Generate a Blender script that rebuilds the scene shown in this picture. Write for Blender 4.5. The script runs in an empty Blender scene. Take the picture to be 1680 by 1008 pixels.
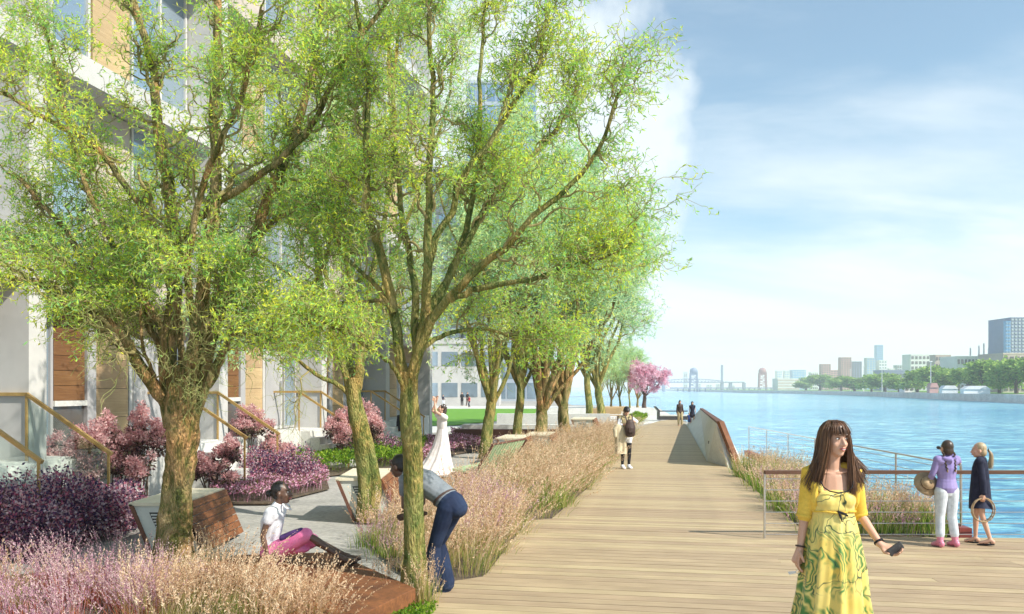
import bpy, math, random
import numpy as np
from mathutils import Vector, Matrix

R = math.radians
SC = bpy.context.scene
COL = SC.collection

# ------------------------------------------------------------------ camera, sky, sun, exposure
CAM_H = 1.95
FPX = 1400.0
HY = 638.0
cam_d = bpy.data.cameras.new('camera')
cam_d.lens = 30.0
cam_d.sensor_width = 36.0
cam_d.shift_y = (HY - 504) / 1680.0
cam_d.clip_start = 0.1
cam_d.clip_end = 6000
cam = bpy.data.objects.new('camera', cam_d)
cam.location = (0, 0, CAM_H)
cam.rotation_euler = (R(90), 0, 0)
COL.objects.link(cam)
SC.camera = cam

SUN = Vector((0.66, -0.40, 0.66)).normalized()      # direction towards the sun
sun_el = math.asin(SUN.z)
sun_az = math.atan2(SUN.x, SUN.y)
world = bpy.data.worlds.new('World')
SC.world = world
world.use_nodes = True
wn = world.node_tree
wn.nodes.clear()


def wnode(t, **k):
    n = wn.nodes.new(t)
    for a, b in k.items():
        setattr(n, a, b)
    return n


def wmath(op, a, b=None, clamp=False):
    n = wnode('ShaderNodeMath', operation=op, use_clamp=clamp)
    for i, v in enumerate((a, b)):
        if v is None:
            continue
        if isinstance(v, (int, float)):
            n.inputs[i].default_value = v
        else:
            wn.links.new(v, n.inputs[i])
    return n.outputs[0]


sky = wnode('ShaderNodeTexSky', sky_type='NISHITA', sun_disc=False)
sky.sun_elevation = sun_el
sky.sun_rotation = sun_az
sky.air_density = 1.0
sky.dust_density = 0.6
sky.ozone_density = 1.2
tc = wnode('ShaderNodeTexCoord')
sep = wnode('ShaderNodeSeparateXYZ')
wn.links.new(tc.outputs['Generated'], sep.inputs[0])
zz = wmath('MAXIMUM', sep.outputs[2], 0.0)
den = wmath('ADD', zz, 0.22)
cx = wmath('DIVIDE', sep.outputs[0], den)
cy = wmath('DIVIDE', sep.outputs[1], den)
comb = wnode('ShaderNodeCombineXYZ')
wn.links.new(cx, comb.inputs[0])
wn.links.new(cy, comb.inputs[1])
mp = wnode('ShaderNodeMapping')
mp.inputs['Rotation'].default_value = (0, 0, R(35))
mp.inputs['Scale'].default_value = (0.55, 1.35, 1)
mp.inputs['Location'].default_value = (2.3, 0.2, 0)
wn.links.new(comb.outputs[0], mp.inputs[0])
nz = wnode('ShaderNodeTexNoise')
nz.inputs['Scale'].default_value = 1.25
nz.inputs['Detail'].default_value = 9
nz.inputs['Roughness'].default_value = 0.55
nz.inputs['Distortion'].default_value = 0.5
wn.links.new(mp.outputs[0], nz.inputs['Vector'])
cl = wnode('ShaderNodeMapRange', interpolation_type='SMOOTHSTEP')
cl.inputs['From Min'].default_value = 0.50
cl.inputs['From Max'].default_value = 0.78
wn.links.new(nz.outputs['Fac'], cl.inputs['Value'])
# low down the clouds close up into a bright white bank of haze
low = wnode('ShaderNodeMapRange', interpolation_type='SMOOTHSTEP')
low.inputs['From Min'].default_value = 0.05
low.inputs['From Max'].default_value = 0.29
low.inputs['To Min'].default_value = 1.0
low.inputs['To Max'].default_value = 0.0
bump_ = wmath('MULTIPLY', wmath('SUBTRACT', nz.outputs['Fac'], 0.5), 0.45)
wn.links.new(wmath('SUBTRACT', zz, bump_), low.inputs['Value'])
# a cumulus bank low over the trees in the north
dvec = wnode('ShaderNodeVectorMath', operation='DOT_PRODUCT')
wn.links.new(tc.outputs['Generated'], dvec.inputs[0])
dvec.inputs[1].default_value = Vector((-0.02, 1.0, 0.25)).normalized()
n2 = wnode('ShaderNodeTexNoise')
n2.inputs['Scale'].default_value = 9
n2.inputs['Detail'].default_value = 6
wn.links.new(tc.outputs['Generated'], n2.inputs['Vector'])
cu = wnode('ShaderNodeMapRange', interpolation_type='SMOOTHSTEP')
cu.inputs['From Min'].default_value = 0.968
cu.inputs['From Max'].default_value = 0.985
wn.links.new(wmath('ADD', dvec.outputs['Value'], wmath('MULTIPLY', wmath('SUBTRACT', n2.outputs['Fac'], 0.5), 0.06)), cu.inputs['Value'])
fac = wmath('MAXIMUM', wmath('MAXIMUM', wmath('MULTIPLY', cl.outputs[0], 0.75), low.outputs[0]), wmath('MULTIPLY', cu.outputs[0], 0.9))
veil = wmath('ADD', wmath('MULTIPLY', fac, 0.86), 0.14, True)
mixc = wnode('ShaderNodeMix', data_type='RGBA')
wn.links.new(veil, mixc.inputs['Factor'])
tint = wnode('ShaderNodeMix', data_type='RGBA', blend_type='MULTIPLY')
tint.inputs['Factor'].default_value = 1.0
wn.links.new(sky.outputs[0], tint.inputs['A'])
tint.inputs['B'].default_value = (0.88, 1.16, 1.14, 1)
wn.links.new(tint.outputs['Result'], mixc.inputs['A'])
mixc.inputs['B'].default_value = (6.6, 7.2, 7.5, 1)
bg = wnode('ShaderNodeBackground')
bg.inputs['Strength'].default_value = 0.10
wo = wnode('ShaderNodeOutputWorld')
wn.links.new(mixc.outputs['Result'], bg.inputs['Color'])
wn.links.new(bg.outputs[0], wo.inputs['Surface'])

sun_d = bpy.data.lights.new('sun', 'SUN')
sun_d.energy = 4.2
sun_d.angle = R(0.5)
sun_d.color = (1.0, 0.95, 0.86)
sun = bpy.data.objects.new('sun', sun_d)
sun.rotation_euler = SUN.to_track_quat('Z', 'Y').to_euler()
COL.objects.link(sun)

SC.view_settings.view_transform = 'Standard'
SC.view_settings.look = 'None'
SC.view_settings.exposure = 0.62
SC.view_settings.gamma = 1.0
SC.view_settings.use_curve_mapping = False
SC.render.engine = 'CYCLES'
SC.cycles.max_bounces = 6
SC.cycles.diffuse_bounces = 3
SC.cycles.glossy_bounces = 3
SC.cycles.transmission_bounces = 4
SC.cycles.transparent_max_bounces = 8
SC.cycles.volume_bounces = 1
SC.cycles.use_adaptive_sampling = True
SC.cycles.adaptive_threshold = 0.02
SC.cycles.use_denoising = True

# ------------------------------------------------------------------ helpers
rng = np.random.default_rng(11)
random.seed(5)
TA = 0.1786
AN = math.atan(TA)
CA, SA = math.cos(AN), math.sin(AN)


def G(px, py, z=0.0):
    """point of the plane at height z that lies along a sight line of the survey"""
    Y = (CAM_H - z) * FPX / (py - HY)
    return ((px - 840) / FPX * Y, Y)


def P3(px, py, Y):
    return np.array([(px - 840) / FPX * Y, Y, CAM_H - (py - HY) / FPX * Y])


def uv2w(u, v):
    return (u * SA + v * CA, u * CA - v * SA)


def tag(o, label=None, cat=None, group=None, kind=None):
    if label:
        o['label'] = label
    if cat:
        o['category'] = cat
    if group:
        o['group'] = group
    if kind:
        o['kind'] = kind
    return o


def empty(name, loc=(0, 0, 0), rz=0.0, sc=1.0, **k):
    o = bpy.data.objects.new(name, None)
    o.empty_display_size = 0.2
    o.location = loc
    o.rotation_euler = (0, 0, rz)
    o.scale = (sc, sc, sc)
    COL.objects.link(o)
    tag(o, **k)
    return o


def fast_mesh(name, V, F, smooth=False):
    """V (n,3), F list of (m,k) index arrays"""
    me = bpy.data.meshes.new(name)
    V = np.asarray(V, dtype=np.float32)
    if isinstance(F, np.ndarray):
        F = [F]
    me.vertices.add(len(V))
    me.vertices.foreach_set('co', V.ravel())
    idx = np.concatenate([f.ravel() for f in F]).astype(np.int32)
    tot = np.concatenate([np.full(len(f), f.shape[1]) for f in F]).astype(np.int32)
    st = np.concatenate([[0], np.cumsum(tot)[:-1]]).astype(np.int32)
    me.loops.add(len(idx))
    me.loops.foreach_set('vertex_index', idx)
    me.polygons.add(len(tot))
    me.polygons.foreach_set('loop_start', st)
    me.polygons.foreach_set('loop_total', tot)
    if smooth:
        me.polygons.foreach_set('use_smooth', np.ones(len(tot), dtype=bool))
    me.update(calc_edges=True)
    me.validate()
    return me


def link(name, me, mat, parent=None, loc=None, rot=None, **k):
    o = bpy.data.objects.new(name, me)
    if mat is not None and len(me.materials) == 0:
        me.materials.append(mat)
    COL.objects.link(o)
    if parent is not None:
        o.parent = parent
    if loc is not None:
        o.location = loc
    if rot is not None:
        o.rotation_euler = rot
    tag(o, **k)
    return o


class MB:
    def __init__(s):
        s.v = []
        s.f = []
        s.n = 0

    def add(s, V, F):
        V = np.asarray(V, float)
        s.v.append(V)
        for f in F:
            s.f.append([int(i) + s.n for i in f])
        s.n += len(V)
        return s

    def box(s, x0, x1, y0, y1, z0, z1):
        V = [(x0, y0, z0), (x1, y0, z0), (x1, y1, z0), (x0, y1, z0), (x0, y0, z1), (x1, y0, z1), (x1, y1, z1), (x0, y1, z1)]
        return s.add(V, [(0, 3, 2, 1), (4, 5, 6, 7), (0, 1, 5, 4), (1, 2, 6, 5), (2, 3, 7, 6), (3, 0, 4, 7)])

    def bar(s, a, b, w, h):
        """rectangular bar between two points, w sideways, h in height"""
        a = Vector(a)
        b = Vector(b)
        d = (b - a).normalized()
        up = Vector((0, 0, 1)) if abs(d.z) < 0.98 else Vector((0, 1, 0))
        sd = d.cross(up).normalized()
        up = sd.cross(d).normalized()
        V = []
        for p in (a, b):
            for i, j in ((-1, -1), (1, -1), (1, 1), (-1, 1)):
                V.append(p + sd * (i * w / 2) + up * (j * h / 2))
        return s.add([tuple(v) for v in V], [(0, 1, 2, 3), (7, 6, 5, 4), (0, 4, 5, 1), (1, 5, 6, 2), (2, 6, 7, 3), (3, 7, 4, 0)])

    def prism(s, poly, z0, z1):
        n = len(poly)
        V = [(p[0], p[1], z0) for p in poly] + [(p[0], p[1], z1) for p in poly]
        F = [list(range(n))[::-1], list(range(n, 2 * n))] + [(i, (i + 1) % n, n + (i + 1) % n, n + i) for i in range(n)]
        return s.add(V, F)

    def ext(s, prof, y0, y1, ax='y'):
        """profile in x,z pushed along y"""
        n = len(prof)
        V = [(p[0], y0, p[1]) for p in prof] + [(p[0], y1, p[1]) for p in prof]
        F = [list(range(n)), list(range(n, 2 * n))[::-1]] + [(i, n + i, n + (i + 1) % n, (i + 1) % n) for i in range(n)]
        return s.add(V, F)

    def tube(s, pts, rad, n=8, cap=True, ell=None):
        V, F = tube(pts, rad, n, cap)
        return s.add(V, F)

    def obj(s, name, mat, parent=None, bevel=0, smooth=False, **k):
        me = bpy.data.meshes.new(name)
        V = np.concatenate(s.v)
        me.from_pydata(V.tolist(), [], s.f)
        me.materials.append(mat)
        if smooth:
            me.polygons.foreach_set('use_smooth', np.ones(len(me.polygons), dtype=bool))
        me.update()
        o = link(name, me, mat, parent, **k)
        if bevel:
            m = o.modifiers.new('bevel', 'BEVEL')
            m.width = bevel
            m.segments = 2
            m.limit_method = 'ANGLE'
        return o


def tube(pts, rad, n=10, cap=True):
    """tapered tube with rounded ends; rad entries are numbers or (sideways, depth)"""
    P = [np.asarray(p, float) for p in pts]
    Rr = [(r, r) if np.isscalar(r) else tuple(r) for r in rad]
    if cap:
        d0 = P[0] - P[1]
        d0 = d0 / (np.linalg.norm(d0) + 1e-9)
        d1 = P[-1] - P[-2]
        d1 = d1 / (np.linalg.norm(d1) + 1e-9)
        m0 = min(Rr[0])
        m1 = min(Rr[-1])
        pre = [(P[0] + d0 * m0 * math.sin(a), (Rr[0][0] * math.cos(a), Rr[0][1] * math.cos(a))) for a in (1.5, 1.1, 0.6)]
        post = [(P[-1] + d1 * m1 * math.sin(a), (Rr[-1][0] * math.cos(a), Rr[-1][1] * math.cos(a))) for a in (0.6, 1.1, 1.5)]
        P = [p for p, _ in pre] + P + [p for p, _ in post]
        Rr = [r for _, r in pre] + Rr + [r for _, r in post]
    V = []
    m = len(P)
    for i in range(m):
        d = P[min(i + 1, m - 1)] - P[max(i - 1, 0)]
        d = d / (np.linalg.norm(d) + 1e-9)
        ref = np.array([1.0, 0, 0])
        if abs(d[0]) > 0.9:
            ref = np.array([0, 1.0, 0])
        sd = ref - d * ref.dot(d)
        sd /= np.linalg.norm(sd)
        up = np.cross(d, sd)
        a, b = Rr[i]
        for k in range(n):
            t = 2 * math.pi * k / n
            V.append(P[i] + sd * a * math.cos(t) + up * b * math.sin(t))
    F = []
    for i in range(m - 1):
        for k in range(n):
            F.append((i * n + k, i * n + (k + 1) % n, (i + 1) * n + (k + 1) % n, (i + 1) * n + k))
    F.append(list(range(n))[::-1])
    F.append(list(range((m - 1) * n, m * n)))
    return np.array(V), F


def ell(c, r, Rm=None, nu=14, nv=9):
    V = []
    for j in range(nv):
        ph = math.pi * (j + 0.5) / nv
        for i in range(nu):
            t = 2 * math.pi * i / nu
            V.append((r[0] * math.sin(ph) * math.cos(t), r[1] * math.sin(ph) * math.sin(t), r[2] * math.cos(ph)))
    V = np.array(V)
    if Rm is not None:
        V = V @ Rm.T
    V = V + np.asarray(c, float)
    F = []
    for j in range(nv - 1):
        for i in range(nu):
            F.append((j * nu + i, (j + 1) * nu + i, (j + 1) * nu + (i + 1) % nu, j * nu + (i + 1) % nu))
    F.append(list(range(nu)))
    F.append(list(range((nv - 1) * nu, nv * nu))[::-1])
    return V, F


def resample(pts, K):
    pts = np.asarray(pts, float)
    d = np.concatenate([[0], np.cumsum(np.linalg.norm(np.diff(pts, axis=0), axis=1))])
    t = np.linspace(0, d[-1], K)
    out = np.stack([np.interp(t, d, pts[:, i]) for i in range(pts.shape[1])], 1)
    for _ in range(2):
        out[1:-1] = (out[:-2] + 2 * out[1:-1] + out[2:]) / 4
    return out


# ------------------------------------------------------------------ materials
def new_mat(name):
    m = bpy.data.materials.new(name)
    m.use_nodes = True
    nt = m.node_tree
    nt.nodes.clear()
    return m, nt


def nd(nt, t, ins=None, **k):
    n = nt.nodes.new(t)
    for a, b in k.items():
        setattr(n, a, b)
    if ins:
        for a, b in ins.items():
            if hasattr(b, 'is_output') or isinstance(b, bpy.types.NodeSocket):
                nt.links.new(b, n.inputs[a])
            else:
                n.inputs[a].default_value = b
    return n


def c4(c):
    return (c[0], c[1], c[2], 1.0)


def ramp(nt, fac, stops, interp='LINEAR'):
    r = nd(nt, 'ShaderNodeValToRGB', {'Fac': fac})
    r.color_ramp.interpolation = interp
    e = r.color_ramp.elements
    e[0].position, e[0].color = stops[0][0], c4(stops[0][1])
    e[1].position, e[1].color = stops[-1][0], c4(stops[-1][1])
    for p, c in stops[1:-1]:
        x = e.new(p)
        x.color = c4(c)
    return r.outputs[0]


def surf(name, c1, c2=None, scale=4.0, rough=0.7, bump=0.0, bscale=None, metal=0.0, stretch=(1, 1, 1), detail=6, fine=0.15, spec=0.5, coord='Object', objvar=0.0, dist=0.01):
    """two-tone noisy surface with fine grain, bump and a little variation from piece to piece"""
    m, nt = new_mat(name)
    c2 = c2 or tuple(min(1, x * 1.25) for x in c1)
    t = nd(nt, 'ShaderNodeTexCoord')
    mp = nd(nt, 'ShaderNodeMapping', {'Vector': t.outputs[coord], 'Scale': stretch})
    oi = nd(nt, 'ShaderNodeObjectInfo')
    off = nd(nt, 'ShaderNodeVectorMath', {0: mp.outputs[0]}, operation='ADD')
    sc = nd(nt, 'ShaderNodeMath', {0: oi.outputs['Random'], 1: 37.0}, operation='MULTIPLY')
    if coord == 'Object':
        nt.links.new(sc.outputs[0], off.inputs[1])
    n = nd(nt, 'ShaderNodeTexNoise', {'Vector': off.outputs[0], 'Scale': scale, 'Detail': detail, 'Roughness': 0.6})
    col = ramp(nt, n.outputs['Fac'], [(0.32, c1), (0.68, c2)])
    f = nd(nt, 'ShaderNodeTexNoise', {'Vector': off.outputs[0], 'Scale': scale * 11, 'Detail': 3})
    fr = nd(nt, 'ShaderNodeMapRange', {'Value': f.outputs['Fac'], 'From Min': 0.25, 'From Max': 0.75, 'To Min': 1 - fine, 'To Max': 1 + fine})
    ov = nd(nt, 'ShaderNodeMapRange', {'Value': oi.outputs['Random'], 'To Min': 1 - objvar, 'To Max': 1 + objvar})
    mu = nd(nt, 'ShaderNodeMath', {0: fr.outputs[0], 1: ov.outputs[0]}, operation='MULTIPLY')
    hs = nd(nt, 'ShaderNodeHueSaturation', {'Color': col, 'Value': mu.outputs[0]})
    b = nd(nt, 'ShaderNodeBsdfPrincipled', {'Base Color': hs.outputs[0], 'Roughness': rough, 'Metallic': metal, 'Specular IOR Level': spec})
    if bump:
        bn = nd(nt, 'ShaderNodeTexNoise', {'Vector': off.outputs[0], 'Scale': bscale or scale * 5, 'Detail': 5})
        bp = nd(nt, 'ShaderNodeBump', {'Height': bn.outputs['Fac'], 'Strength': bump, 'Distance': dist})
        nt.links.new(bp.outputs[0], b.inputs['Normal'])
    o = nd(nt, 'ShaderNodeOutputMaterial', {'Surface': b.outputs[0]})
    return m


def leafmat(name, cols, trans=0.35, cscale=1.3, tcol=None, island=0.5):
    """leaf: clumps of two tones by position, each leaf its own shade, light passes through"""
    m, nt = new_mat(name)
    t = nd(nt, 'ShaderNodeTexCoord')
    n = nd(nt, 'ShaderNodeTexNoise', {'Vector': t.outputs['Object'], 'Scale': cscale, 'Detail': 3})
    g = nd(nt, 'ShaderNodeNewGeometry')
    a = nd(nt, 'ShaderNodeMath', {0: g.outputs['Random Per Island'], 1: island}, operation='MULTIPLY')
    a2 = nd(nt, 'ShaderNodeMath', {0: n.outputs['Fac'], 1: a.outputs[0]}, operation='ADD')
    a3 = nd(nt, 'ShaderNodeMath', {0: a2.outputs[0], 1: island * 0.5}, operation='SUBTRACT')
    k = len(cols)
    col = ramp(nt, a3.outputs[0], [(0.25 + 0.5 * i / (k - 1), c) for i, c in enumerate(cols)])
    d = nd(nt, 'ShaderNodeBsdfDiffuse', {'Color': col})
    hs = nd(nt, 'ShaderNodeHueSaturation', {'Color': col, 'Value': 1.35, 'Saturation': 1.1})
    tr = nd(nt, 'ShaderNodeBsdfTranslucent', {'Color': hs.outputs[0]})
    mx = nd(nt, 'ShaderNodeMixShader', {0: trans, 1: d.outputs[0], 2: tr.outputs[0]})
    nd(nt, 'ShaderNodeOutputMaterial', {'Surface': mx.outputs[0]})
    return m


def wood(name, c1, c2, rough=0.65, ax='x', scale=3.0, objvar=0.12, knots=False):
    m, nt = new_mat(name)
    t = nd(nt, 'ShaderNodeTexCoord')
    oi = nd(nt, 'ShaderNodeObjectInfo')
    st = {'x': (0.6, 14, 14), 'y': (14, 0.6, 14), 'z': (14, 14, 0.6)}[ax]
    mp = nd(nt, 'ShaderNodeMapping', {'Vector': t.outputs['Object'], 'Scale': st})
    r37 = nd(nt, 'ShaderNodeMath', {0: oi.outputs['Random'], 1: 91.0}, operation='MULTIPLY')
    off = nd(nt, 'ShaderNodeVectorMath', {0: mp.outputs[0], 1: r37.outputs[0]}, operation='ADD')
    n = nd(nt, 'ShaderNodeTexNoise', {'Vector': off.outputs[0], 'Scale': scale, 'Detail': 7, 'Roughness': 0.65, 'Distortion': 0.6})
    col = ramp(nt, n.outputs['Fac'], [(0.3, c1), (0.7, c2)])
    n2 = nd(nt, 'ShaderNodeTexNoise', {'Vector': t.outputs['Object'], 'Scale': 0.9, 'Detail': 4})
    v2 = nd(nt, 'ShaderNodeMapRange', {'Value': n2.outputs['Fac'], 'From Min': 0.3, 'From Max': 0.7, 'To Min': 0.78, 'To Max': 1.12})
    ov = nd(nt, 'ShaderNodeMapRange', {'Value': oi.outputs['Random'], 'To Min': 1 - objvar, 'To Max': 1 + objvar})
    mu = nd(nt, 'ShaderNodeMath', {0: v2.outputs[0], 1: ov.outputs[0]}, operation='MULTIPLY')
    sh = nd(nt, 'ShaderNodeMapRange', {'Value': r37.outputs[0], 'From Max': 91.0, 'To Min': 0.492, 'To Max': 0.508})
    hs = nd(nt, 'ShaderNodeHueSaturation', {'Color': col, 'Value': mu.outputs[0], 'Hue': sh.outputs[0]})
    b = nd(nt, 'ShaderNodeBsdfPrincipled', {'Base Color': hs.outputs[0], 'Roughness': rough, 'Specular IOR Level': 0.3})
    bp = nd(nt, 'ShaderNodeBump', {'Height': n.outputs['Fac'], 'Strength': 0.35, 'Distance': 0.004})
    nt.links.new(bp.outputs[0], b.inputs['Normal'])
    nd(nt, 'ShaderNodeOutputMaterial', {'Surface': b.outputs[0]})
    return m


M = {}
M['deck'] = wood('deck timber', (0.38, 0.275, 0.16), (0.53, 0.405, 0.25), ax='x', objvar=0.12)
M['joist'] = surf('dark joists', (0.05, 0.04, 0.03))
M['paving'] = surf('concrete paving', (0.30, 0.29, 0.26), (0.42, 0.40, 0.36), scale=1.2, rough=0.85, bump=0.2, bscale=60, fine=0.25)
M['kerb'] = surf('pale concrete', (0.55, 0.54, 0.50), (0.66, 0.65, 0.60), scale=2, rough=0.8, bump=0.1)
M['soil'] = surf('soil and litter', (0.06, 0.045, 0.03), (0.14, 0.10, 0.065), scale=7, rough=0.95, bump=0.8, fine=0.5)
M['gravel'] = surf('grey gravel', (0.2, 0.19, 0.17), (0.45, 0.43, 0.4), scale=40, rough=0.9, bump=0.9, fine=0.5)
M['lawn'] = surf('lawn sheet', (0.10, 0.26, 0.015), (0.16, 0.36, 0.03), scale=1.5, rough=0.9, bump=0.6, bscale=90, fine=0.35)
M['white'] = surf('white render', (0.46, 0.445, 0.42), (0.56, 0.54, 0.51), scale=0.7, rough=0.75, bump=0.05, fine=0.03)
M['grey'] = surf('grey render', (0.34, 0.33, 0.33), (0.42, 0.41, 0.40), scale=0.7, rough=0.8, bump=0.05, fine=0.03)
M['pinkish'] = surf('beige stone band', (0.44, 0.36, 0.30), (0.54, 0.46, 0.39), scale=1.0, rough=0.8, fine=0.05)
M['darkwood'] = wood('dark walnut plank', (0.13, 0.055, 0.02), (0.23, 0.11, 0.045), ax='y', objvar=0.2)
M['tanwood'] = wood('tan oak plank', (0.40, 0.27, 0.14), (0.54, 0.39, 0.22), ax='y', objvar=0.06)
M['brass'] = surf('brass rail', (0.42, 0.26, 0.08), (0.55, 0.36, 0.13), rough=0.4, metal=0.3)
M['corten'] = surf('rusted steel', (0.10, 0.035, 0.012), (0.27, 0.10, 0.032), scale=3.0, rough=0.75, bump=0.3, fine=0.3)
M['cortend'] = surf('dark rusted steel', (0.10, 0.04, 0.025), (0.17, 0.07, 0.04), scale=3.0, rough=0.7, bump=0.2)
M['redsteel'] = surf('red brown steel beam', (0.18, 0.03, 0.025), (0.27, 0.05, 0.035), scale=3.0, rough=0.5)
M['railwood'] = wood('hardwood handrail', (0.10, 0.05, 0.03), (0.19, 0.10, 0.06), ax='x')
M['steel'] = surf('stainless steel', (0.45, 0.46, 0.47), (0.6, 0.6, 0.6), rough=0.3, metal=0.9)
M['darkmetal'] = surf('dark metal', (0.03, 0.03, 0.035), (0.06, 0.06, 0.06), rough=0.45)
M['benchside'] = surf('bench side panel', (0.55, 0.56, 0.50), (0.66, 0.67, 0.60), scale=2, rough=0.6, fine=0.04)
M['cream'] = surf('cream cap', (0.66, 0.58, 0.42), (0.76, 0.69, 0.52), scale=2, rough=0.6, fine=0.06)
M['greenslat'] = wood('pale green slat', (0.42, 0.55, 0.30), (0.56, 0.68, 0.42), ax='z', objvar=0.08)
M['stone'] = surf('quay stone', (0.58, 0.52, 0.46), (0.74, 0.69, 0.62), scale=0.25, rough=0.9, bump=0.3, fine=0.3)
M['bark'] = None


def bark(name, cols, scale=6.0):
    m, nt = new_mat(name)
    t = nd(nt, 'ShaderNodeTexCoord')
    mp = nd(nt, 'ShaderNodeMapping', {'Vector': t.outputs['Object'], 'Scale': (1, 1, 0.35)})
    n = nd(nt, 'ShaderNodeTexNoise', {'Vector': mp.outputs[0], 'Scale': scale, 'Detail': 9, 'Roughness': 0.75, 'Distortion': 1.6})
    col = ramp(nt, n.outputs['Fac'], [(0.3 + 0.4 * i / (len(cols) - 1), c) for i, c in enumerate(cols)])
    big = nd(nt, 'ShaderNodeTexNoise', {'Vector': t.outputs['Object'], 'Scale': 1.7, 'Detail': 3})
    bf = nd(nt, 'ShaderNodeMapRange', {'Value': big.outputs['Fac'], 'From Min': 0.42, 'From Max': 0.62})
    warm = nd(nt, 'ShaderNodeMix', {'Factor': bf.outputs[0]}, data_type='RGBA', blend_type='MULTIPLY')
    nt.links.new(col, warm.inputs['A'])
    warm.inputs['B'].default_value = (1.35, 0.98, 0.9, 1)
    col = warm.outputs['Result']
    v = nd(nt, 'ShaderNodeTexVoronoi', {'Vector': mp.outputs[0], 'Scale': scale * 6}, feature='DISTANCE_TO_EDGE')
    hh = nd(nt, 'ShaderNodeMath', {0: n.outputs['Fac'], 1: v.outputs['Distance']}, operation='ADD')
    b = nd(nt, 'ShaderNodeBsdfPrincipled', {'Base Color': col, 'Roughness': 0.9, 'Specular IOR Level': 0.2})
    bp = nd(nt, 'ShaderNodeBump', {'Height': hh.outputs[0], 'Strength': 1.0, 'Distance': 0.05})
    nt.links.new(bp.outputs[0], b.inputs['Normal'])
    nd(nt, 'ShaderNodeOutputMaterial', {'Surface': b.outputs[0]})
    return m


M['bark'] = bark('mossy willow bark', [(0.035, 0.035, 0.02), (0.13, 0.15, 0.04), (0.42, 0.31, 0.14), (0.68, 0.50, 0.27)])
M['barkg'] = bark('green willow bark', [(0.03, 0.05, 0.015), (0.13, 0.18, 0.045), (0.36, 0.33, 0.11), (0.58, 0.49, 0.22)])
M['barkd'] = bark('brown bark', [(0.05, 0.035, 0.03), (0.12, 0.09, 0.07), (0.2, 0.16, 0.13)])
M['twig'] = surf('willow twig', (0.30, 0.34, 0.10), (0.46, 0.48, 0.16), rough=0.8)
M['branch'] = surf('young willow bark', (0.17, 0.15, 0.05), (0.42, 0.34, 0.14), scale=5, rough=0.85, bump=0.4)
M['leafA'] = leafmat('willow leaf', [(0.26, 0.52, 0.20), (0.42, 0.66, 0.16), (0.60, 0.78, 0.12), (0.86, 0.84, 0.12)], 0.5)
M['leafHaze'] = leafmat('willow leaf haze tint', [(0.34, 0.60, 0.38), (0.50, 0.72, 0.44), (0.64, 0.80, 0.42), (0.78, 0.82, 0.34)], 0.5)  # mint paleness of white haze put into the leaf colour of farther willows
M['leafShore'] = leafmat('shore tree leaf', [(0.13, 0.24, 0.06), (0.26, 0.40, 0.09), (0.42, 0.54, 0.15)], 0.4, cscale=0.3)
M['blossom'] = leafmat('cherry blossom', [(0.66, 0.30, 0.40), (0.84, 0.54, 0.62), (0.92, 0.76, 0.80)], 0.4)
M['smoke'] = leafmat('smokebush plume', [(0.44, 0.22, 0.23), (0.70, 0.42, 0.42), (0.84, 0.62, 0.60)], 0.5, cscale=3, island=0.8)
M['smokeleaf'] = leafmat('smokebush leaf', [(0.05, 0.03, 0.04), (0.12, 0.07, 0.07), (0.14, 0.13, 0.07)], 0.2, cscale=3)
M['barberry'] = leafmat('barberry leaf', [(0.08, 0.05, 0.11), (0.20, 0.09, 0.18), (0.44, 0.12, 0.18), (0.58, 0.26, 0.30), (0.60, 0.46, 0.50)], 0.35, cscale=3.5, island=0.9)
M['box'] = leafmat('green groundcover leaf', [(0.06, 0.14, 0.02), (0.16, 0.28, 0.03), (0.32, 0.42, 0.06)], 0.35, cscale=3)
M['heather'] = leafmat('pink heather flower', [(0.14, 0.12, 0.05), (0.36, 0.14, 0.20), (0.62, 0.26, 0.40), (0.75, 0.48, 0.58)], 0.3, cscale=5, island=0.9)
M['plume'] = leafmat('feather grass plume', [(0.48, 0.31, 0.19), (0.72, 0.52, 0.34), (0.86, 0.72, 0.52)], 0.35, cscale=2.5)
M['plumep'] = leafmat('purple grass plume', [(0.40, 0.20, 0.27), (0.64, 0.40, 0.47), (0.80, 0.64, 0.58)], 0.35, cscale=2.5, island=0.8)
M['blade'] = leafmat('grass blade', [(0.18, 0.26, 0.05), (0.40, 0.38, 0.12), (0.62, 0.48, 0.22)], 0.35, cscale=2, island=0.8)
M['bladeg'] = leafmat('green grass blade', [(0.10, 0.22, 0.04), (0.24, 0.38, 0.06), (0.45, 0.50, 0.14)], 0.35, cscale=2, island=0.8)
M['redstem'] = leafmat('red stem', [(0.18, 0.03, 0.03), (0.36, 0.07, 0.05), (0.5, 0.17, 0.08)], 0.1, cscale=4, island=0.8)


def glassy(name, tint, rough=0.05, mix=0.6):
    m, nt = new_mat(name)
    t = nd(nt, 'ShaderNodeTexCoord')
    n = nd(nt, 'ShaderNodeTexNoise', {'Vector': t.outputs['Object'], 'Scale': 0.8, 'Detail': 2})
    col = ramp(nt, n.outputs['Fac'], [(0.3, tuple(x * 0.75 for x in tint)), (0.7, tint)])
    b = nd(nt, 'ShaderNodeBsdfPrincipled', {'Base Color': col, 'Roughness': rough, 'Metallic': mix, 'Specular IOR Level': 0.9})
    nd(nt, 'ShaderNodeOutputMaterial', {'Surface': b.outputs[0]})
    return m


M['glass'] = glassy('window glass', (0.42, 0.52, 0.60))
M['glassd'] = glassy('dark window glass', (0.16, 0.15, 0.14), 0.08, 0.4)
M['glasst'] = glassy('tower glass', (0.38, 0.50, 0.62), 0.12, 0.7)


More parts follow.
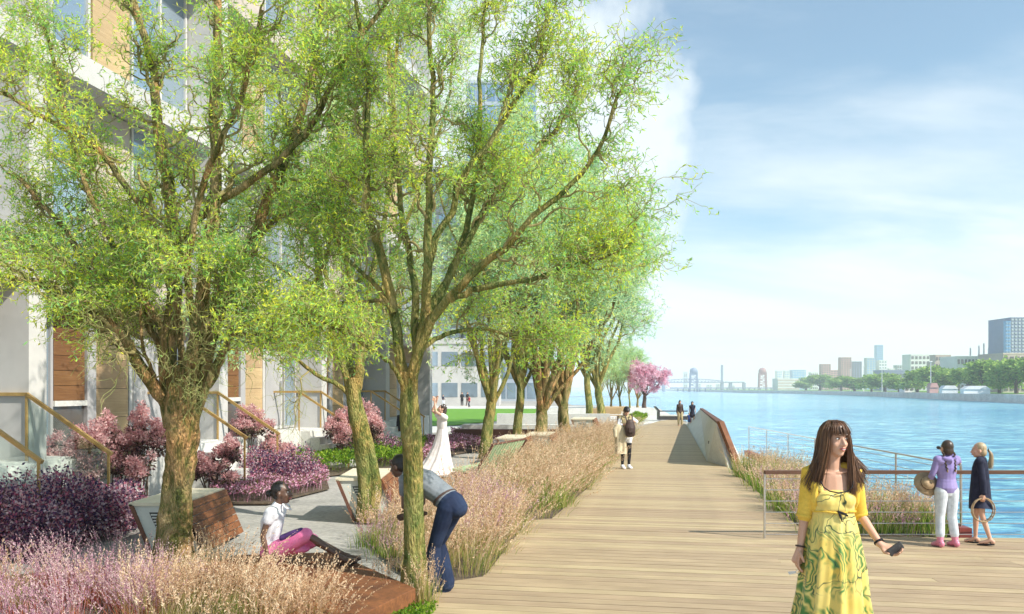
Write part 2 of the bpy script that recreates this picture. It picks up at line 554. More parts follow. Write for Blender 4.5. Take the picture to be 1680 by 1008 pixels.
def clear_glass(name, tint):
    m, nt = new_mat(name)
    b = nd(nt, 'ShaderNodeBsdfGlossy', {'Color': c4((0.9, 0.95, 0.93)), 'Roughness': 0.03})
    tr = nd(nt, 'ShaderNodeBsdfTransparent', {'Color': c4(tint)})
    mx = nd(nt, 'ShaderNodeMixShader', {0: 0.10, 1: tr.outputs[0], 2: b.outputs[0]})
    nd(nt, 'ShaderNodeOutputMaterial', {'Surface': mx.outputs[0]})
    return m


M['balu'] = clear_glass('balustrade glass', (0.92, 0.97, 0.95))


def water_mat():
    m, nt = new_mat('river water')
    g = nd(nt, 'ShaderNodeNewGeometry')
    mp = nd(nt, 'ShaderNodeMapping', {'Vector': g.outputs['Position'], 'Scale': (0.38, 1.0, 1), 'Rotation': (0, 0, R(-16))})
    n1 = nd(nt, 'ShaderNodeTexNoise', {'Vector': mp.outputs[0], 'Scale': 1.1, 'Detail': 8, 'Roughness': 0.62, 'Distortion': 1.0})
    n2 = nd(nt, 'ShaderNodeTexNoise', {'Vector': mp.outputs[0], 'Scale': 0.12, 'Detail': 4, 'Distortion': 0.4})
    n3 = nd(nt, 'ShaderNodeTexNoise', {'Vector': mp.outputs[0], 'Scale': 0.012, 'Detail': 5})
    s = nd(nt, 'ShaderNodeMath', {0: n1.outputs['Fac'], 1: n2.outputs['Fac']}, operation='ADD')
    bp = nd(nt, 'ShaderNodeBump', {'Height': s.outputs[0], 'Strength': 0.8, 'Distance': 0.5})
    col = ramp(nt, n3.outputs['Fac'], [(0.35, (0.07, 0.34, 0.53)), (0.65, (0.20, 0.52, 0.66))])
    c2 = ramp(nt, n1.outputs['Fac'], [(0.40, (0.35, 0.52, 0.78)), (0.50, (0.85, 0.92, 1.0)), (0.61, (3.2, 2.0, 1.5))])  # ripple sparkle painted into the colour: brightened crests, darkened troughs
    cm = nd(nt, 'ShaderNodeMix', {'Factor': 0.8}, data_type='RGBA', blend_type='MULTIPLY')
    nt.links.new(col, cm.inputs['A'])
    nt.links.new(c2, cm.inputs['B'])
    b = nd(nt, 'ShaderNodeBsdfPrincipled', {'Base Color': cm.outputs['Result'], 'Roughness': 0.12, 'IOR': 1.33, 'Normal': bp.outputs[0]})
    nd(nt, 'ShaderNodeOutputMaterial', {'Surface': b.outputs[0]})
    return m


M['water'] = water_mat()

# ------------------------------------------------------------------ ground, water, banks
WZ = -2.2
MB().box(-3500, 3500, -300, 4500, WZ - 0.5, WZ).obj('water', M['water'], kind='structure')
bank = [(-400, -60), (30, -60), (30, 11.2), (6.2, 11.2), (6.6, 20.5), (6.95, 26), (9.9, 46), (11, 54), (12.5, 70), (15, 86), (15, 101), (7.5, 106), (9, 190), (-400, 190)]
MB().prism(bank, WZ - 0.4, -0.09).obj('ground', M['paving'], kind='structure')


def sheet(name, poly, z, mat, thick=0.03, **k):
    return MB().prism(poly, z - thick, z).obj(name, mat, **k)


# deck: every board its own piece
deck_poly = [G(700, 1080), G(690, 962), G(795, 945), G(866, 854), G(905, 851), G(965, 800), G(1012, 742), G(1052, 700), G(1085, 690),
             G(1118, 688), G(1126, 697), G(1160, 757), G(1197, 768), G(1330, 880), (6.2, 11.16), (14, 11.16), (14, 4.2), (-0.6, 4.2)]
deck_root = empty('boardwalk', kind='structure')
uvp = [(x * SA + y * CA, x * CA - y * SA) for x, y in deck_poly]
MB().prism([(x, y) for x, y in deck_poly], -0.088, -0.045).obj('joist_bed', M['joist'], deck_root)


def spans(u):
    xs = []
    n = len(uvp)
    for i in range(n):
        (u0, v0), (u1, v1) = uvp[i], uvp[(i + 1) % n]
        if (u0 <= u) != (u1 <= u):
            xs.append(v0 + (v1 - v0) * (u - u0) / (u1 - u0))
    xs.sort()
    return [(xs[i], xs[i + 1]) for i in range(0, len(xs) - 1, 2)]


BW = 0.185
u = min(p[0] for p in uvp) + 0.02
umax = max(p[0] for p in uvp)
nb = 0
far = MB()
while u < umax - 0.05:
    a, b = spans(u + 0.006), spans(u + BW - 0.008)
    if len(a) != len(b):
        a = b = spans(u + BW / 2)
    for (a0, a1), (b0, b1) in zip(a, b):
        if a1 - a0 < 0.08:
            continue
        cuts = [0, 1]
        if 5.2 < u < 13 and a1 - a0 > 4.5:
            L = a1 - a0
            c = random.uniform(0.2, 0.8)
            cuts = [0, c, 1]
        for c0, c1 in zip(cuts[:-1], cuts[1:]):
            g = 0.002 / max(0.1, a1 - a0)
            q = [(u + 0.006, a0 + (a1 - a0) * (c0 + g)), (u + 0.006, a0 + (a1 - a0) * (c1 - g)), (u + BW - 0.008, b0 + (b1 - b0) * (c1 - g)), (u + BW - 0.008, b0 + (b1 - b0) * (c0 + g))]
            zt = random.uniform(-0.003, 0.0)
            ww = [(p[1], p[0]) for p in q]      # local frame x = v, y = u
            cxm = sum(p[0] for p in ww) / 4
            cym = sum(p[1] for p in ww) / 4
            loc = uv2w(cym, cxm)
            mb = MB().prism([(p[0] - cxm, p[1] - cym) for p in ww], -0.042, 0)
            if nb < 298:
                mb.obj('board', M['deck'], deck_root, loc=(loc[0], loc[1], zt), rot=(0, 0, -AN))
            else:
                far.add([(*uv2w(p[1], p[0]), z) for z in (-0.042, zt) for p in ww], [(3, 2, 1, 0), (4, 5, 6, 7), (0, 1, 5, 4), (1, 2, 6, 5), (2, 3, 7, 6), (3, 0, 4, 7)])
            nb += 1
    u += BW
if far.n:
    far.obj('far_boards', M['deck'], deck_root, kind='stuff')

lawn_poly = [(-9.0, 46), (-3.4, 46), (1.5, 60), (2.5, 84), (-14.5, 84), (-14.5, 60)]
sheet('lawn', lawn_poly, -0.02, M['lawn'], kind='structure')
sheet('plaza_paving', [G(985, 700), G(1085, 690.5), (11.5, 60), (14.8, 86), (14.8, 99), (3, 99), (3, 60)], -0.055, M['kerb'], kind='structure')
sheet('lawn_path', [(-9, 39), (-3.0, 39), (-2.8, 45.8), (-9, 45.8)], -0.05, M['kerb'], kind='structure')
sheet('back_path', [(-30, 85), (2.6, 85), (2.6, 99), (-30, 99)], -0.05, M['kerb'], kind='structure')
sheet('gravel_strip', [G(640, 1060), G(610, 970), G(690, 963.5), G(700, 1060)], -0.05, M['paving'], kind='structure')

# planting beds (soil)
bedA = [G(600, 880), G(690, 842), G(778, 812), G(866, 853), G(795, 944), G(700, 952), G(650, 925)]
bedB = [G(780, 812), G(822, 768), G(880, 738), G(985, 712), G(1040, 705), G(1008, 742), G(962, 800), G(903, 849), G(868, 851)]
bedC = [(-7.5, 6.2), (-1.4, 6.2), (-1.6, 7.7), (-2.7, 8.2), (-3.2, 9.4), (-4.6, 9.5), (-5.6, 8.9), (-7.5, 8.7)]
bedD = [G(1199, 769), (6.35, 20.4), (6.2, 17), (5.95, 11.45), G(1332, 879)]
bedE = [(-12, 9.6), G(-60, 900), G(120, 862), G(225, 835), G(215, 822), G(60, 830), (-12, 12.5)]
bedF = [G(300, 800), G(420, 790), G(560, 775), G(690, 760), G(700, 735), G(520, 745), G(330, 765), G(200, 800)]
bedG = [G(345, 822), G(440, 822), G(540, 798), G(535, 781), G(350, 792)]
bedH = [G(690, 762), G(750, 742), G(800, 735), G(800, 722), G(700, 728)]
for nm, b_, m_ in (('soil_bed', bedA, 'soil'), ('soil_bed', bedB, 'soil'), ('soil_bed', bedC, 'soil'), ('soil_bed', bedD, 'soil'), ('soil_bed', bedE, 'soil'), ('soil_bed', bedF, 'soil'), ('soil_bed', bedG, 'soil'), ('soil_bed', bedH, 'soil')):
    sheet(nm, b_, -0.03, M[m_], kind='structure')
MB().prism([G(400, 776), G(540, 779), G(540, 773), G(400, 770)], -0.088, 0.05).obj('kerb', M['kerb'], kind='structure')
sheet('small_turf', [G(600, 1060), G(640, 999), G(718, 996), G(690, 1060)], -0.025, M['lawn'], thick=0.02, kind='structure')

# ------------------------------------------------------------------ townhouses along the promenade
HS = 5.38
U0 = 10.97
V0 = -9.09
house_words = {-1: 'nearest townhouse, mostly outside the left edge, its brass stair rail showing',
               0: 'townhouse at the far left behind the large willow, dark panel and tan panel',
               1: 'second townhouse, its pale door and dark panel right of the large trunk',
               2: 'third townhouse, seen between the two middle willow trunks',
               3: 'farthest townhouse of the row, beside the lawn'}


def planks(name, x, y0, y1, z0, z1, ph, mat, parent, th=0.04):
    base = MB().box(x - 0.05, x - 0.005, y0, y1, z0, z1).obj(name, M['joist'], parent)
    n = max(1, int(round((z1 - z0) / ph)))
    h = (z1 - z0) / n
    me = None
    for i in range(n):
        if me is None:
            mb = MB().box(0, th, 0, y1 - y0, 0.004, h - 0.004)
            o = mb.obj('plank', mat, base)
            me = o.data
        else:
            o = link('plank', me, mat, base)
        o.location = (x, y0, z0 + i * h)
    return base


def window(x, y0, y1, z0, z1, parent, gm, cols=2, fm=None):
    fm = fm or M['white']
    f = MB()
    t = 0.06
    f.box(x, x + 0.08, y0, y1, z0, z0 + t).box(x, x + 0.08, y0, y1, z1 - t, z1)
    for i in range(cols + 1):
        yy = y0 + (y1 - y0 - t) * i / cols
        f.box(x + 0.002, x + 0.078, yy, yy + t, z0 + t, z1 - t)
    fr = f.obj('window', fm, parent)
    for i in range(cols):
        a = y0 + (y1 - y0 - t) * i / cols + t
        b = y0 + (y1 - y0 - t) * (i + 1) / cols
        MB().box(x + 0.02, x + 0.035, a, b, z0 + t, z1 - t).obj('pane', gm, fr)
    return fr


for k in (-1, 0, 1, 2, 3):
    w = uv2w(U0 + k * HS, V0)
    h = empty('townhouse', (w[0], w[1], 0), -AN, label=house_words[k], cat='house', group='townhouses along the promenade')
    top = 19.5
    MB().box(-9, -0.78, 0, HS - 0.002, -0.09, top).obj('wall', M['white'], h)
    MB().box(-0.78, 0, 0, 0.36, -0.09, top + 0.4).obj('fin', M['white'], h)
    if k == 3:
        MB().box(-0.78, 0, HS, HS + 0.36, -0.09, top + 0.4).obj('fin', M['white'], h)
    MB().box(-0.78, -0.02, 0.36, HS, -0.09, 0.9).obj('porch', M['kerb'], h)
    # ground floor
    dp = planks('dark_panel', -0.74, 1.4, 2.15, 1.75, 3.5, 0.25, M['darkwood'], h)
    window(-0.775, 0.4, 1.38, 0.92, 3.5, h, M['glass'], 1, M['grey'])
    MB().box(-0.775, -0.72, 1.4, 2.15, 0.92, 1.66).obj('base_panel', M['glassd'], h)
    MB().box(-0.775, -0.66, 1.38, 2.17, 1.66, 1.75).obj('sill', M['kerb'], h)
    MB().box(-0.775, -0.66, 2.17, 2.40, 0.9, 3.5).obj('pilaster', M['grey'], h)
    planks('tan_panel', -0.74, 2.42, 3.35, 0.92, 3.5, 0.5, M['tanwood'], h)
    planks('tan_panel', -0.74, 3.37, 5.3, 2.95, 3.5, 0.27, M['tanwood'], h)
    d = MB().box(-0.775, -0.72, 3.42, 4.5, 0.92, 2.9).obj('door', M['white'], h)
    MB().box(-0.72, -0.70, 3.52, 4.40, 1.02, 2.8).obj('door_leaf', M['grey'], d)
    MB().bar((-0.66, 4.3, 1.8), (-0.66, 4.3, 2.15), 0.03, 0.03).obj('handle', M['steel'], d)
    window(-0.775, 4.55, 5.3, 0.92, 2.9, h, M['glass'], 1, M['grey'])
    # floors above
    zs = [3.5, 6.9, 10.2, 13.5, 16.8]
    for i, z in enumerate(zs):
        MB().box(-0.775, -0.10, 0.36, HS, z + 0.002, z + 0.42).obj('floor_band', M['pinkish'] if i % 2 == 0 else M['white'], h)
        z1 = (zs[i + 1] if i < 4 else top) - 0.02
        window(-0.775, 0.38, 2.3, z + 0.46, z1, h, M['glass'], 2)
        planks('tan_panel', -0.74, 2.36, 3.4, z + 0.46, z1, 0.7, M['tanwood'] if i == 1 else M['pinkish'], h)
        window(-0.775, 3.46, 5.34, z + 0.46, z1, h, M['glass'], 2)
    # stair towards the promenade, just before the fin
    MB().box(-0.02, 0.0, -1.4, -0.02, -0.09, 0.9).obj('riser', M['kerb'], h)
    for i in range(5):
        MB().box(i * 0.26 + (0.002 if i else 0), (i + 1) * 0.26, -1.35, -0.05, -0.09, 0.9 - 0.165 * i - 0.02).obj('step', M['kerb'], h, bevel=0.01)
    for yy in (-1.40, -0.02):
        rl = MB().bar((-0.75, yy, 1.87), (0.0, yy, 1.87), 0.05, 0.05).bar((-0.02, yy, 1.873), (1.35, yy, 1.02), 0.05, 0.05).obj('handrail', M['brass'], h)
        for xx, zt, zb in ((-0.02, 1.84, 0.88), (1.30, 1.03, -0.08)):
            MB().box(xx - 0.015, xx + 0.015, yy - 0.015, yy + 0.015, zb, zt).obj('post', M['brass'], rl)
        if k < 1:
          MB().add([(0.0, yy + 0.004, 1.8), (1.28, yy + 0.004, 1.0), (1.28, yy + 0.004, 0.15), (0.0, yy + 0.004, 0.98), (0.0, yy - 0.004, 1.8), (1.28, yy - 0.004, 1.0), (1.28, yy - 0.004, 0.15), (0.0, yy - 0.004, 0.98)],
                 [(0, 1, 2, 3), (7, 6, 5, 4), (0, 4, 5, 1), (1, 5, 6, 2), (2, 6, 7, 3), (3, 7, 4, 0)]).obj('glass_panel', M['balu'], rl)


def block(name, x0, x1, y0, y1, z0, z1, mat, label, cat='building', rz=0.0, floors=6, bays=6, wm=None, ww=0.6, wh=0.55, group=None, roof=True, side=None, proud=0.05):
    """a far building: walls, a real window for every opening on the front (and one side), a roof slab"""
    cxm, cym = (x0 + x1) / 2, (y0 + y1) / 2
    root = empty(name, (cxm, cym, z0), rz, label=label, cat=cat, group=group)
    hx, hy, H = (x1 - x0) / 2, (y1 - y0) / 2, z1 - z0
    MB().box(-hx, hx, -hy, hy, 0, H).obj('wall', mat, root)
    wm = wm or M['glassd']
    fh = H / floors
    many = floors * bays > 60
    mb = MB()
    me = None
    cell = 2 * hx / bays
    t = 0.12
    for f in range(floors):
        for b in range(bays):
            xx = -hx + cell * (b + 0.5)
            zc = fh * (f + 0.52)
            args = (xx - cell * ww / 2, xx + cell * ww / 2, -hy - proud, -hy + 0.02, zc - fh * wh / 2, zc + fh * wh / 2)
            if many:
                mb.box(*args)
            else:
                if me is None:
                    o = MB().box(-cell * ww / 2, cell * ww / 2, -proud, 0.02, -fh * wh / 2, fh * wh / 2).obj('window', wm, root)
                    me = o.data
                else:
                    o = link('window', me, wm, root)
                o.location = (xx, -hy, zc)
    if side:
        sb = max(2, int(bays * hy / hx))
        cs = 2 * hy / sb
        for f in range(floors):
            for b in range(sb):
                yy = -hy + cs * (b + 0.5)
                zc = fh * (f + 0.52)
                x = -hx if side < 0 else hx
                mb.box(x - proud, x + proud, yy - cs * ww / 2, yy + cs * ww / 2, zc - fh * wh / 2, zc + fh * wh / 2)
    if mb.n:
        mb.obj('windows', wm, root, kind='stuff')
    if roof:
        MB().box(-hx - 0.15, hx + 0.15, -hy - 0.15, hy + 0.15, H + 0.002, H + fh * 0.18).obj('roof', mat, root)
    return root


M['cladding'] = surf('grey blue cladding', (0.36, 0.40, 0.45), (0.44, 0.48, 0.52), scale=0.2, rough=0.6, fine=0.03)
tw = block('glass_tower', -7.5, 4.0, 140, 160, -0.09, 52, M['cladding'], 'tall blue grey glass tower behind the willows beyond the lawn', 'tower', floors=16, bays=7, wm=M['glasst'], ww=0.86, wh=0.8)
block('apartment_block', -38, -9, 150, 175, -0.09, 40, M['white'], 'wide pale apartment block behind the lawn pavilion', floors=12, bays=14, wm=M['glass'], ww=0.7, wh=0.55)
block('pavilion', -34, -1.5, 100, 118, -0.09, 7.2, M['white'], 'low white pavilion with window bands at the back of the lawn', floors=2, bays=14, wm=M['glass'], ww=0.8, wh=0.45)

# ------------------------------------------------------------------ concrete parapet, cable railings, steel beam
pr = empty('parapet_wall', (6.0, 30, 0), label='pale concrete parapet with dark cap beside the boardwalk, rusted near end', cat='wall')


def wpt(x, y, z):
    return (x - 6.0, y - 30, z)


b0, b1, b2 = G(1197, 767), G(1160, 756), G(1126, 696)
top_n = P3(1184, 696, 21.2)
top_f = P3(1134, 672.5, 46)
kn = G(1199, 751)
V = [wpt(b1[0], b1[1], -0.05), wpt(b2[0], b2[1], -0.05), wpt(b2[0] + 0.75, b2[1], 0.82), wpt(top_n[0] + 0.0, top_n[1] + 0.6, 1.07),
     wpt(b0[0], b0[1] + 0.1, -0.05), wpt(b2[0] + 0.95, b2[1], -0.05), wpt(b2[0] + 0.9, b2[1], 0.82), wpt(top_n[0] + 0.16, top_n[1] + 0.6, 1.07), wpt(b0[0] + 0.55, b0[1] + 0.5, -0.05)]
MB().add(V, [(0, 4, 3), (0, 3, 2, 1), (4, 8, 7, 3), (3, 7, 6, 2), (8, 5, 6, 7), (1, 2, 6, 5), (0, 1, 5, 8, 4)]).obj('wall_body', M['kerb'], pr)
cpa = Vector(wpt(top_n[0] + 0.2, top_n[1] + 0.55, 1.10))
cpb = Vector(wpt(b2[0] + 0.85, b2[1], 0.85))
MB().bar(cpa - Vector((0.12, 0, 0)), cpb - Vector((0.02, 0, 0)), 0.16, 0.06).obj('cap', M['cortend'], pr)
e0 = Vector(wpt(top_n[0] + 0.2, top_n[1] + 0.46, 1.11))
e1 = Vector(wpt(b0[0] + 0.32, b0[1] + 0.1, -0.04))
MB().bar(e0 - Vector((0.12, 0, 0)), e1 - Vector((0.06, 0, 0)), 0.22, 0.08).obj('end_plate', M['corten'], pr)
MB().box(-0.04, 0.04, -0.03, 0.03, -0.04, 0.04).obj('wall_light', M['darkmetal'], pr, loc=wpt(b1[0] + 0.35, b1[1] + 1.2, 0.42))

beam_pts = [(7.05, 25.6), (6.62, 20.4), (6.02, 11.32)]
bm = MB()
for a, b in zip(beam_pts[:-1], beam_pts[1:]):
    bm.bar((a[0], a[1], 0.02), (b[0], b[1], 0.02), 0.16, 0.16)
bm.obj('steel_beam', M['redsteel'], label='red brown steel edge beam between the grass bed and the river', cat='beam')


def rail(name, p0, p1, nposts, h0, h1, ncab, label, topmat, topw=0.05, toph=0.04, z0=-0.04, group=None, ends=True):
    root = empty(name, (p0[0], p0[1], 0), label=label, cat='railing', group=group)
    d = Vector((p1[0] - p0[0], p1[1] - p0[1], 0))
    MB().bar((0, 0, h0), (d.x, d.y, h1), topw, toph).obj('top_rail', topmat, root)
    for i in range(nposts):
        t = i / (nposts - 1)
        hh = h0 + (h1 - h0) * t - toph / 2
        MB().box(-0.009, 0.009, -0.018, 0.018, z0, hh).obj('post', M['steel'], root, loc=(d.x * t, d.y * t, 0))
    for c in range(ncab):
        f = (c + 0.6) / (ncab + 0.2)
        MB().tube([(0, 0, z0 + (h0 - z0) * f), (d.x, d.y, z0 + (h1 - z0) * f)], [0.006, 0.006], 5, cap=False).obj('cable', M['steel'], root)
    return root


rail('cable_railing', (P3(1255, 775, 11.12)[0], 11.14), (13.8, 11.14), 10, 0.86, 0.86, 6, 'cable railing with dark timber top rail where the two girls look at the river', M['railwood'], 0.09, 0.045)
rail('cable_railing', (7.05, 25.4), (6.05, 11.5), 7, 0.82, 0.92, 6, 'slender steel cable railing running along the outer edge beyond the grass bed', M['steel'], 0.03, 0.02, z0=0.1)
rail('distant_railing', (15, 86.5), (15, 100.5), 6, 1.0, 1.0, 4, 'thin distant railing at the side of the plaza by the water', M['steel'])
rail('distant_railing', (4, 100.8), (14.9, 100.8), 7, 1.0, 1.0, 4, 'thin distant railing across the end of the plaza behind the young trees', M['steel'])

# ------------------------------------------------------------------ far shore
shore = [G(1225, 645.0, WZ), G(1310, 646.2, WZ), G(1420, 649.8, WZ), G(1540, 655.5, WZ), G(1700, 663.5, WZ), (260, 180), (1500, 180), (1500, 2600), (420, 2600)]
MB().prism(shore, WZ - 1, 0.3).obj('far_shore', M['stone'], kind='structure')
MB().prism([G(1700, 640.5, WZ) if False else (x + 9, y + 14) if i < 5 else (x + 9, y + 14) for i, (x, y) in enumerate(shore)], 0.2, 0.45).obj('far_shore_grass', M['lawn'], kind='structure')
MB().prism([(-1600, 2300), (420, 2300), (420, 2600), (-1600, 2600)], WZ - 1, 6).obj('distant_shore', M['stone'], kind='structure')


def leafquads(Pc, D, L, W, fold=0.0):
    """a small pointed leaf (quad) at each point"""
    n = len(Pc)
    D = D / (np.linalg.norm(D, axis=1, keepdims=True) + 1e-9)
    ref = rng.normal(size=(n, 3))
    S = np.cross(D, ref)
    S /= (np.linalg.norm(S, axis=1, keepdims=True) + 1e-9)
    L = np.broadcast_to(L, (n,))[:, None]
    W = np.broadcast_to(W, (n,))[:, None]
    Nn = np.cross(D, S)
    mid = Pc + D * L * 0.45 + Nn * L * 0.06
    V = np.stack([Pc, mid + S * W / 2, Pc + D * L, mid - S * W / 2], 1).reshape(-1, 3)
    F = np.arange(4 * n).reshape(n, 4)
    return V, F


def blob_leaves(blobs, n, size, asp=0.6, hollow=0.5, out=0.6):
    """leaves through ellipsoid clumps"""
    Vs, Fs, off = [], [], 0
    tot = sum(b[3] * b[4] * b[5] for b in blobs) ** 1.0
    for (x, y, z, a, b, c) in blobs:
        m = max(20, int(n * (a * b * c) / tot))
        d = rng.normal(size=(m, 3))
        d /= np.linalg.norm(d, axis=1, keepdims=True)
        r = (hollow + (1 - hollow) * rng.random(m) ** 0.6)[:, None] * (1 + 0.18 * rng.normal(size=(m, 1)))
        P = np.array([x, y, z]) + d * r * np.array([a, b, c])
        dd = d * out + rng.normal(size=(m, 3)) * 0.6
        V, F = leafquads(P, dd, size * rng.uniform(0.6, 1.3, m), size * asp * rng.uniform(0.6, 1.3, m))
        Vs.append(V)
        Fs.append(F + off)
        off += len(V)
    return np.concatenate(Vs), np.concatenate(Fs)


def far_tree_mesh(seed):
    global rng
    rng = np.random.default_rng(seed)
    blobs = []
    for i in range(11):
        a = rng.uniform(0, 6.28)
        r = rng.uniform(0.0, 3.4)
        z = rng.uniform(2.6, 8.2)
        k = 1 - 0.09 * max(0, z - 4)
        s = rng.uniform(1.3, 2.5)
        blobs.append((r * math.cos(a) * k, r * math.sin(a) * k, z, s, s, s * 0.75))
    V, F = blob_leaves(blobs, 3200, 0.75, 0.8, 0.45)
    crown = fast_mesh('crown', V, F)
    crown.materials.append(M['leafShore'])
    t = MB().tube([(0, 0, -0.5), (0.1, 0, 2.2), (0, 0.1, 5)], [0.42, 0.3, 0.15], 7, cap=False)
    for a in range(4):
        t.tube([(0, 0, 2.2), (1.1 * math.cos(a * 1.6), 1.1 * math.sin(a * 1.6), 4.2), (2.1 * math.cos(a * 1.6), 2.1 * math.sin(a * 1.6), 5.6)], [0.2, 0.13, 0.06], 5, cap=False)
    return crown, t


ft = []
for s in range(3):
    cr, tb = far_tree_mesh(40 + s)
    ft.append([cr, None, tb])
ordinal = ['first', 'second', 'third', 'fourth', 'fifth', 'sixth', 'seventh', 'eighth', 'ninth', 'tenth', 'eleventh', 'twelfth', 'thirteenth', 'fourteenth', 'fifteenth', 'sixteenth', 'seventeenth', 'eighteenth']
# px centre, top y, base y, width px
shore_trees = [(1322, 618, 645, 30), (1345, 613, 645, 34), (1380, 617, 646, 28), (1402, 616, 647, 34), (1430, 612, 648, 30), (1452, 612, 648, 38), (1475, 616, 649, 30), (1505, 604, 649, 42),
               (1532, 600, 650, 40), (1556, 605, 651, 34), (1590, 600, 652, 44), (1615, 590, 653, 50), (1640, 588, 654, 44), (1668, 584, 655, 50), (1700, 582, 656, 50)]
for i, (px, ty, by, wp) in enumerate(shore_trees):
    wl = 646 + max(0, (px - 1310)) * 0.0465
    Y = (CAM_H - WZ) * FPX / (wl - HY) * 1.10 + 12
    X = (px - 840) / FPX * Y
    H = CAM_H + (HY - ty) / FPX * Y - 0.4
    W = wp / FPX * Y
    o = empty('shore_tree', (X, Y, 0.4), rng.uniform(0, 6), label='%s tree from the left along the far river bank' % ordinal[i], cat='tree', group='trees along the far shore')
    o.scale = (W / 5.6, W / 5.6, H / 10.0)
    t = ft[i % 3]
    link('crown', t[0], M['leafShore'], o)
    if t[1] is None:
        t[1] = t[2].obj('trunk', M['barkd'], o).data
    else:
        link('trunk', t[1], M['barkd'], o)

M['brickpink'] = surf('pink brick', (0.48, 0.25, 0.22), (0.60, 0.35, 0.31), scale=0.2, rough=0.8, fine=0.05)
M['tanblock'] = surf('tan masonry', (0.46, 0.37, 0.31), (0.56, 0.46, 0.40), scale=0.2, rough=0.8, fine=0.05)
M['slate'] = surf('slate blue cladding', (0.16, 0.19, 0.30), (0.22, 0.25, 0.37), scale=0.1, rough=0.5, fine=0.04)
M['bluetower'] = surf('bright blue glazing', (0.12, 0.30, 0.56), (0.22, 0.42, 0.66), scale=0.1, rough=0.25, fine=0.04)
M['palebld'] = surf('pale masonry', (0.62, 0.61, 0.6), (0.72, 0.71, 0.7), scale=0.1, rough=0.7, fine=0.04)


def farb(px0, px1, ty, by, Y, mat, label, **k):
    x0, x1 = (px0 - 840) / FPX * Y, (px1 - 840) / FPX * Y
    z1 = CAM_H + (HY - ty) / FPX * Y
    z0 = 0.3
    return block(k.pop('name', 'far_building'), x0, x1, Y, Y + (x1 - x0) * 0.8, z0, z1, mat, label, proud=0.25, **k)


farb(1276, 1312, 622, 645, 900, M['palebld'], 'low pale building with brown bands at the tip of the far shore', floors=4, bays=3, wm=M['tanblock'], ww=0.95, wh=0.4)
farb(1274, 1283, 609, 640, 1400, M['palebld'], 'first of three small pale blue apartment slabs past the river point', floors=8, bays=3, wm=M['bluetower'], ww=0.5, wh=0.5)
farb(1287, 1296, 609, 640, 1400, M['palebld'], 'second of three small pale blue apartment slabs past the river point', floors=8, bays=3, wm=M['bluetower'], ww=0.5, wh=0.5)
farb(1300, 1322, 608, 640, 1400, M['bluetower'], 'third and widest of three small blue apartment slabs past the river point', floors=8, bays=5, wm=M['palebld'], ww=0.4, wh=0.4)
farb(1348, 1363, 598, 640, 1000, M['brickpink'], 'slim pink brick apartment tower, leftmost behind the shore trees', floors=14, bays=4)
farb(1363, 1376, 608, 640, 1010, M['brickpink'], 'shorter pink brick block beside the slim pink tower', floors=10, bays=3)
farb(1380, 1397, 587, 640, 900, M['brickpink'], 'tall pink brick tower left of its grey neighbour', floors=16, bays=4)
farb(1397, 1414, 594, 640, 900, M['slate'], 'grey blue block joined to the right of the pink brick tower', floors=14, bays=4)
farb(1422, 1436, 588, 640, 1100, M['cladding'], 'blue grey tower left of the tallest bright blue tower', floors=14, bays=3, wm=M['bluetower'])
farb(1438, 1449, 567, 640, 1200, M['bluetower'], 'slim bright blue tower, tallest in the middle of the skyline', name='blue_tower', cat='tower', floors=22, bays=3, wm=M['glasst'], ww=0.7)
farb(1442, 1455, 592, 640, 1100, M['palebld'], 'pale block in front of the slim bright blue tower', floors=10, bays=3, wm=M['glass'])
farb(1494, 1532, 583, 640, 700, M['palebld'], 'white boxy building with dark windows behind the shore trees', floors=7, bays=6)
farb(1535, 1560, 584, 640, 500, M['tanblock'], 'square brown tower block with a roof storey', floors=6, bays=5)
farb(1534, 1569, 596, 640, 480, M['tanblock'], 'wide brown block below the square brown tower', floors=5, bays=6)
farb(1570, 1640, 587, 640, 440, M['palebld'], 'long pale building with a row of roof chimneys', floors=4, bays=12)
farb(1459, 1468, 606, 640, 900, M['palebld'], 'tiny pale gabled block right of the bright blue tower', floors=5, bays=3)
farb(1330, 1342, 612, 640, 1200, M['palebld'], 'faint low white block left of the pink brick towers', floors=5, bays=4)
farb(1472, 1490, 600, 640, 1000, M['cladding'], 'faint grey stepped block left of the white boxy building', floors=8, bays=5)
for i, px in enumerate((1592, 1606, 1614, 1622, 1634)):
    p = P3(px, 587, 446)
    MB().tube([(0, 0, 0), (0, 0, 3.5 + 1.2 * (i % 3))], [0.42, 0.36], 8).obj('chimney', M['palebld'], loc=(p[0], p[1], p[2] + 1.3), label='%s thin white chimney from the left on the long pale building' % ordinal[i], cat='chimney', group='roof chimneys')
farb(1650, 1658, 528, 640, 420, M['bluetower'], 'narrow light blue wing at the left of the big slate tower', floors=20, bays=2, wm=M['glasst'])
farb(1658, 1740, 522, 640, 420, M['slate'], 'big slate blue office tower at the right edge', name='office_tower', cat='tower', floors=22, bays=14, wm=M['cladding'], ww=0.55)
farb(1646, 1740, 582, 650, 330, M['tanblock'], 'pale tan building in front of the slate tower', floors=4, bays=10)
farb(1450, 1500, 610, 644, 620, M['slate'], 'long dark roofed hall behind the middle shore trees', floors=2, bays=8)
for i, (px, Y, hgt) in enumerate(((1395, 600, 15), (1417, 520, 15), (1447, 440, 12), (1527, 330, 12))):
    p = P3(px, 640, Y)
    MB().tube([(0, 0, 0), (0, 0, hgt)], [0.22, 0.15], 6).add(*ell((0, 0, hgt), (0.7, 0.35, 0.25))).obj('lamp_post', M['palebld'], loc=(p[0], Y, .4), label='%s white lamp post from the left on the far shore' % ordinal[i], cat='lamp post', group='lamp posts on the far shore')
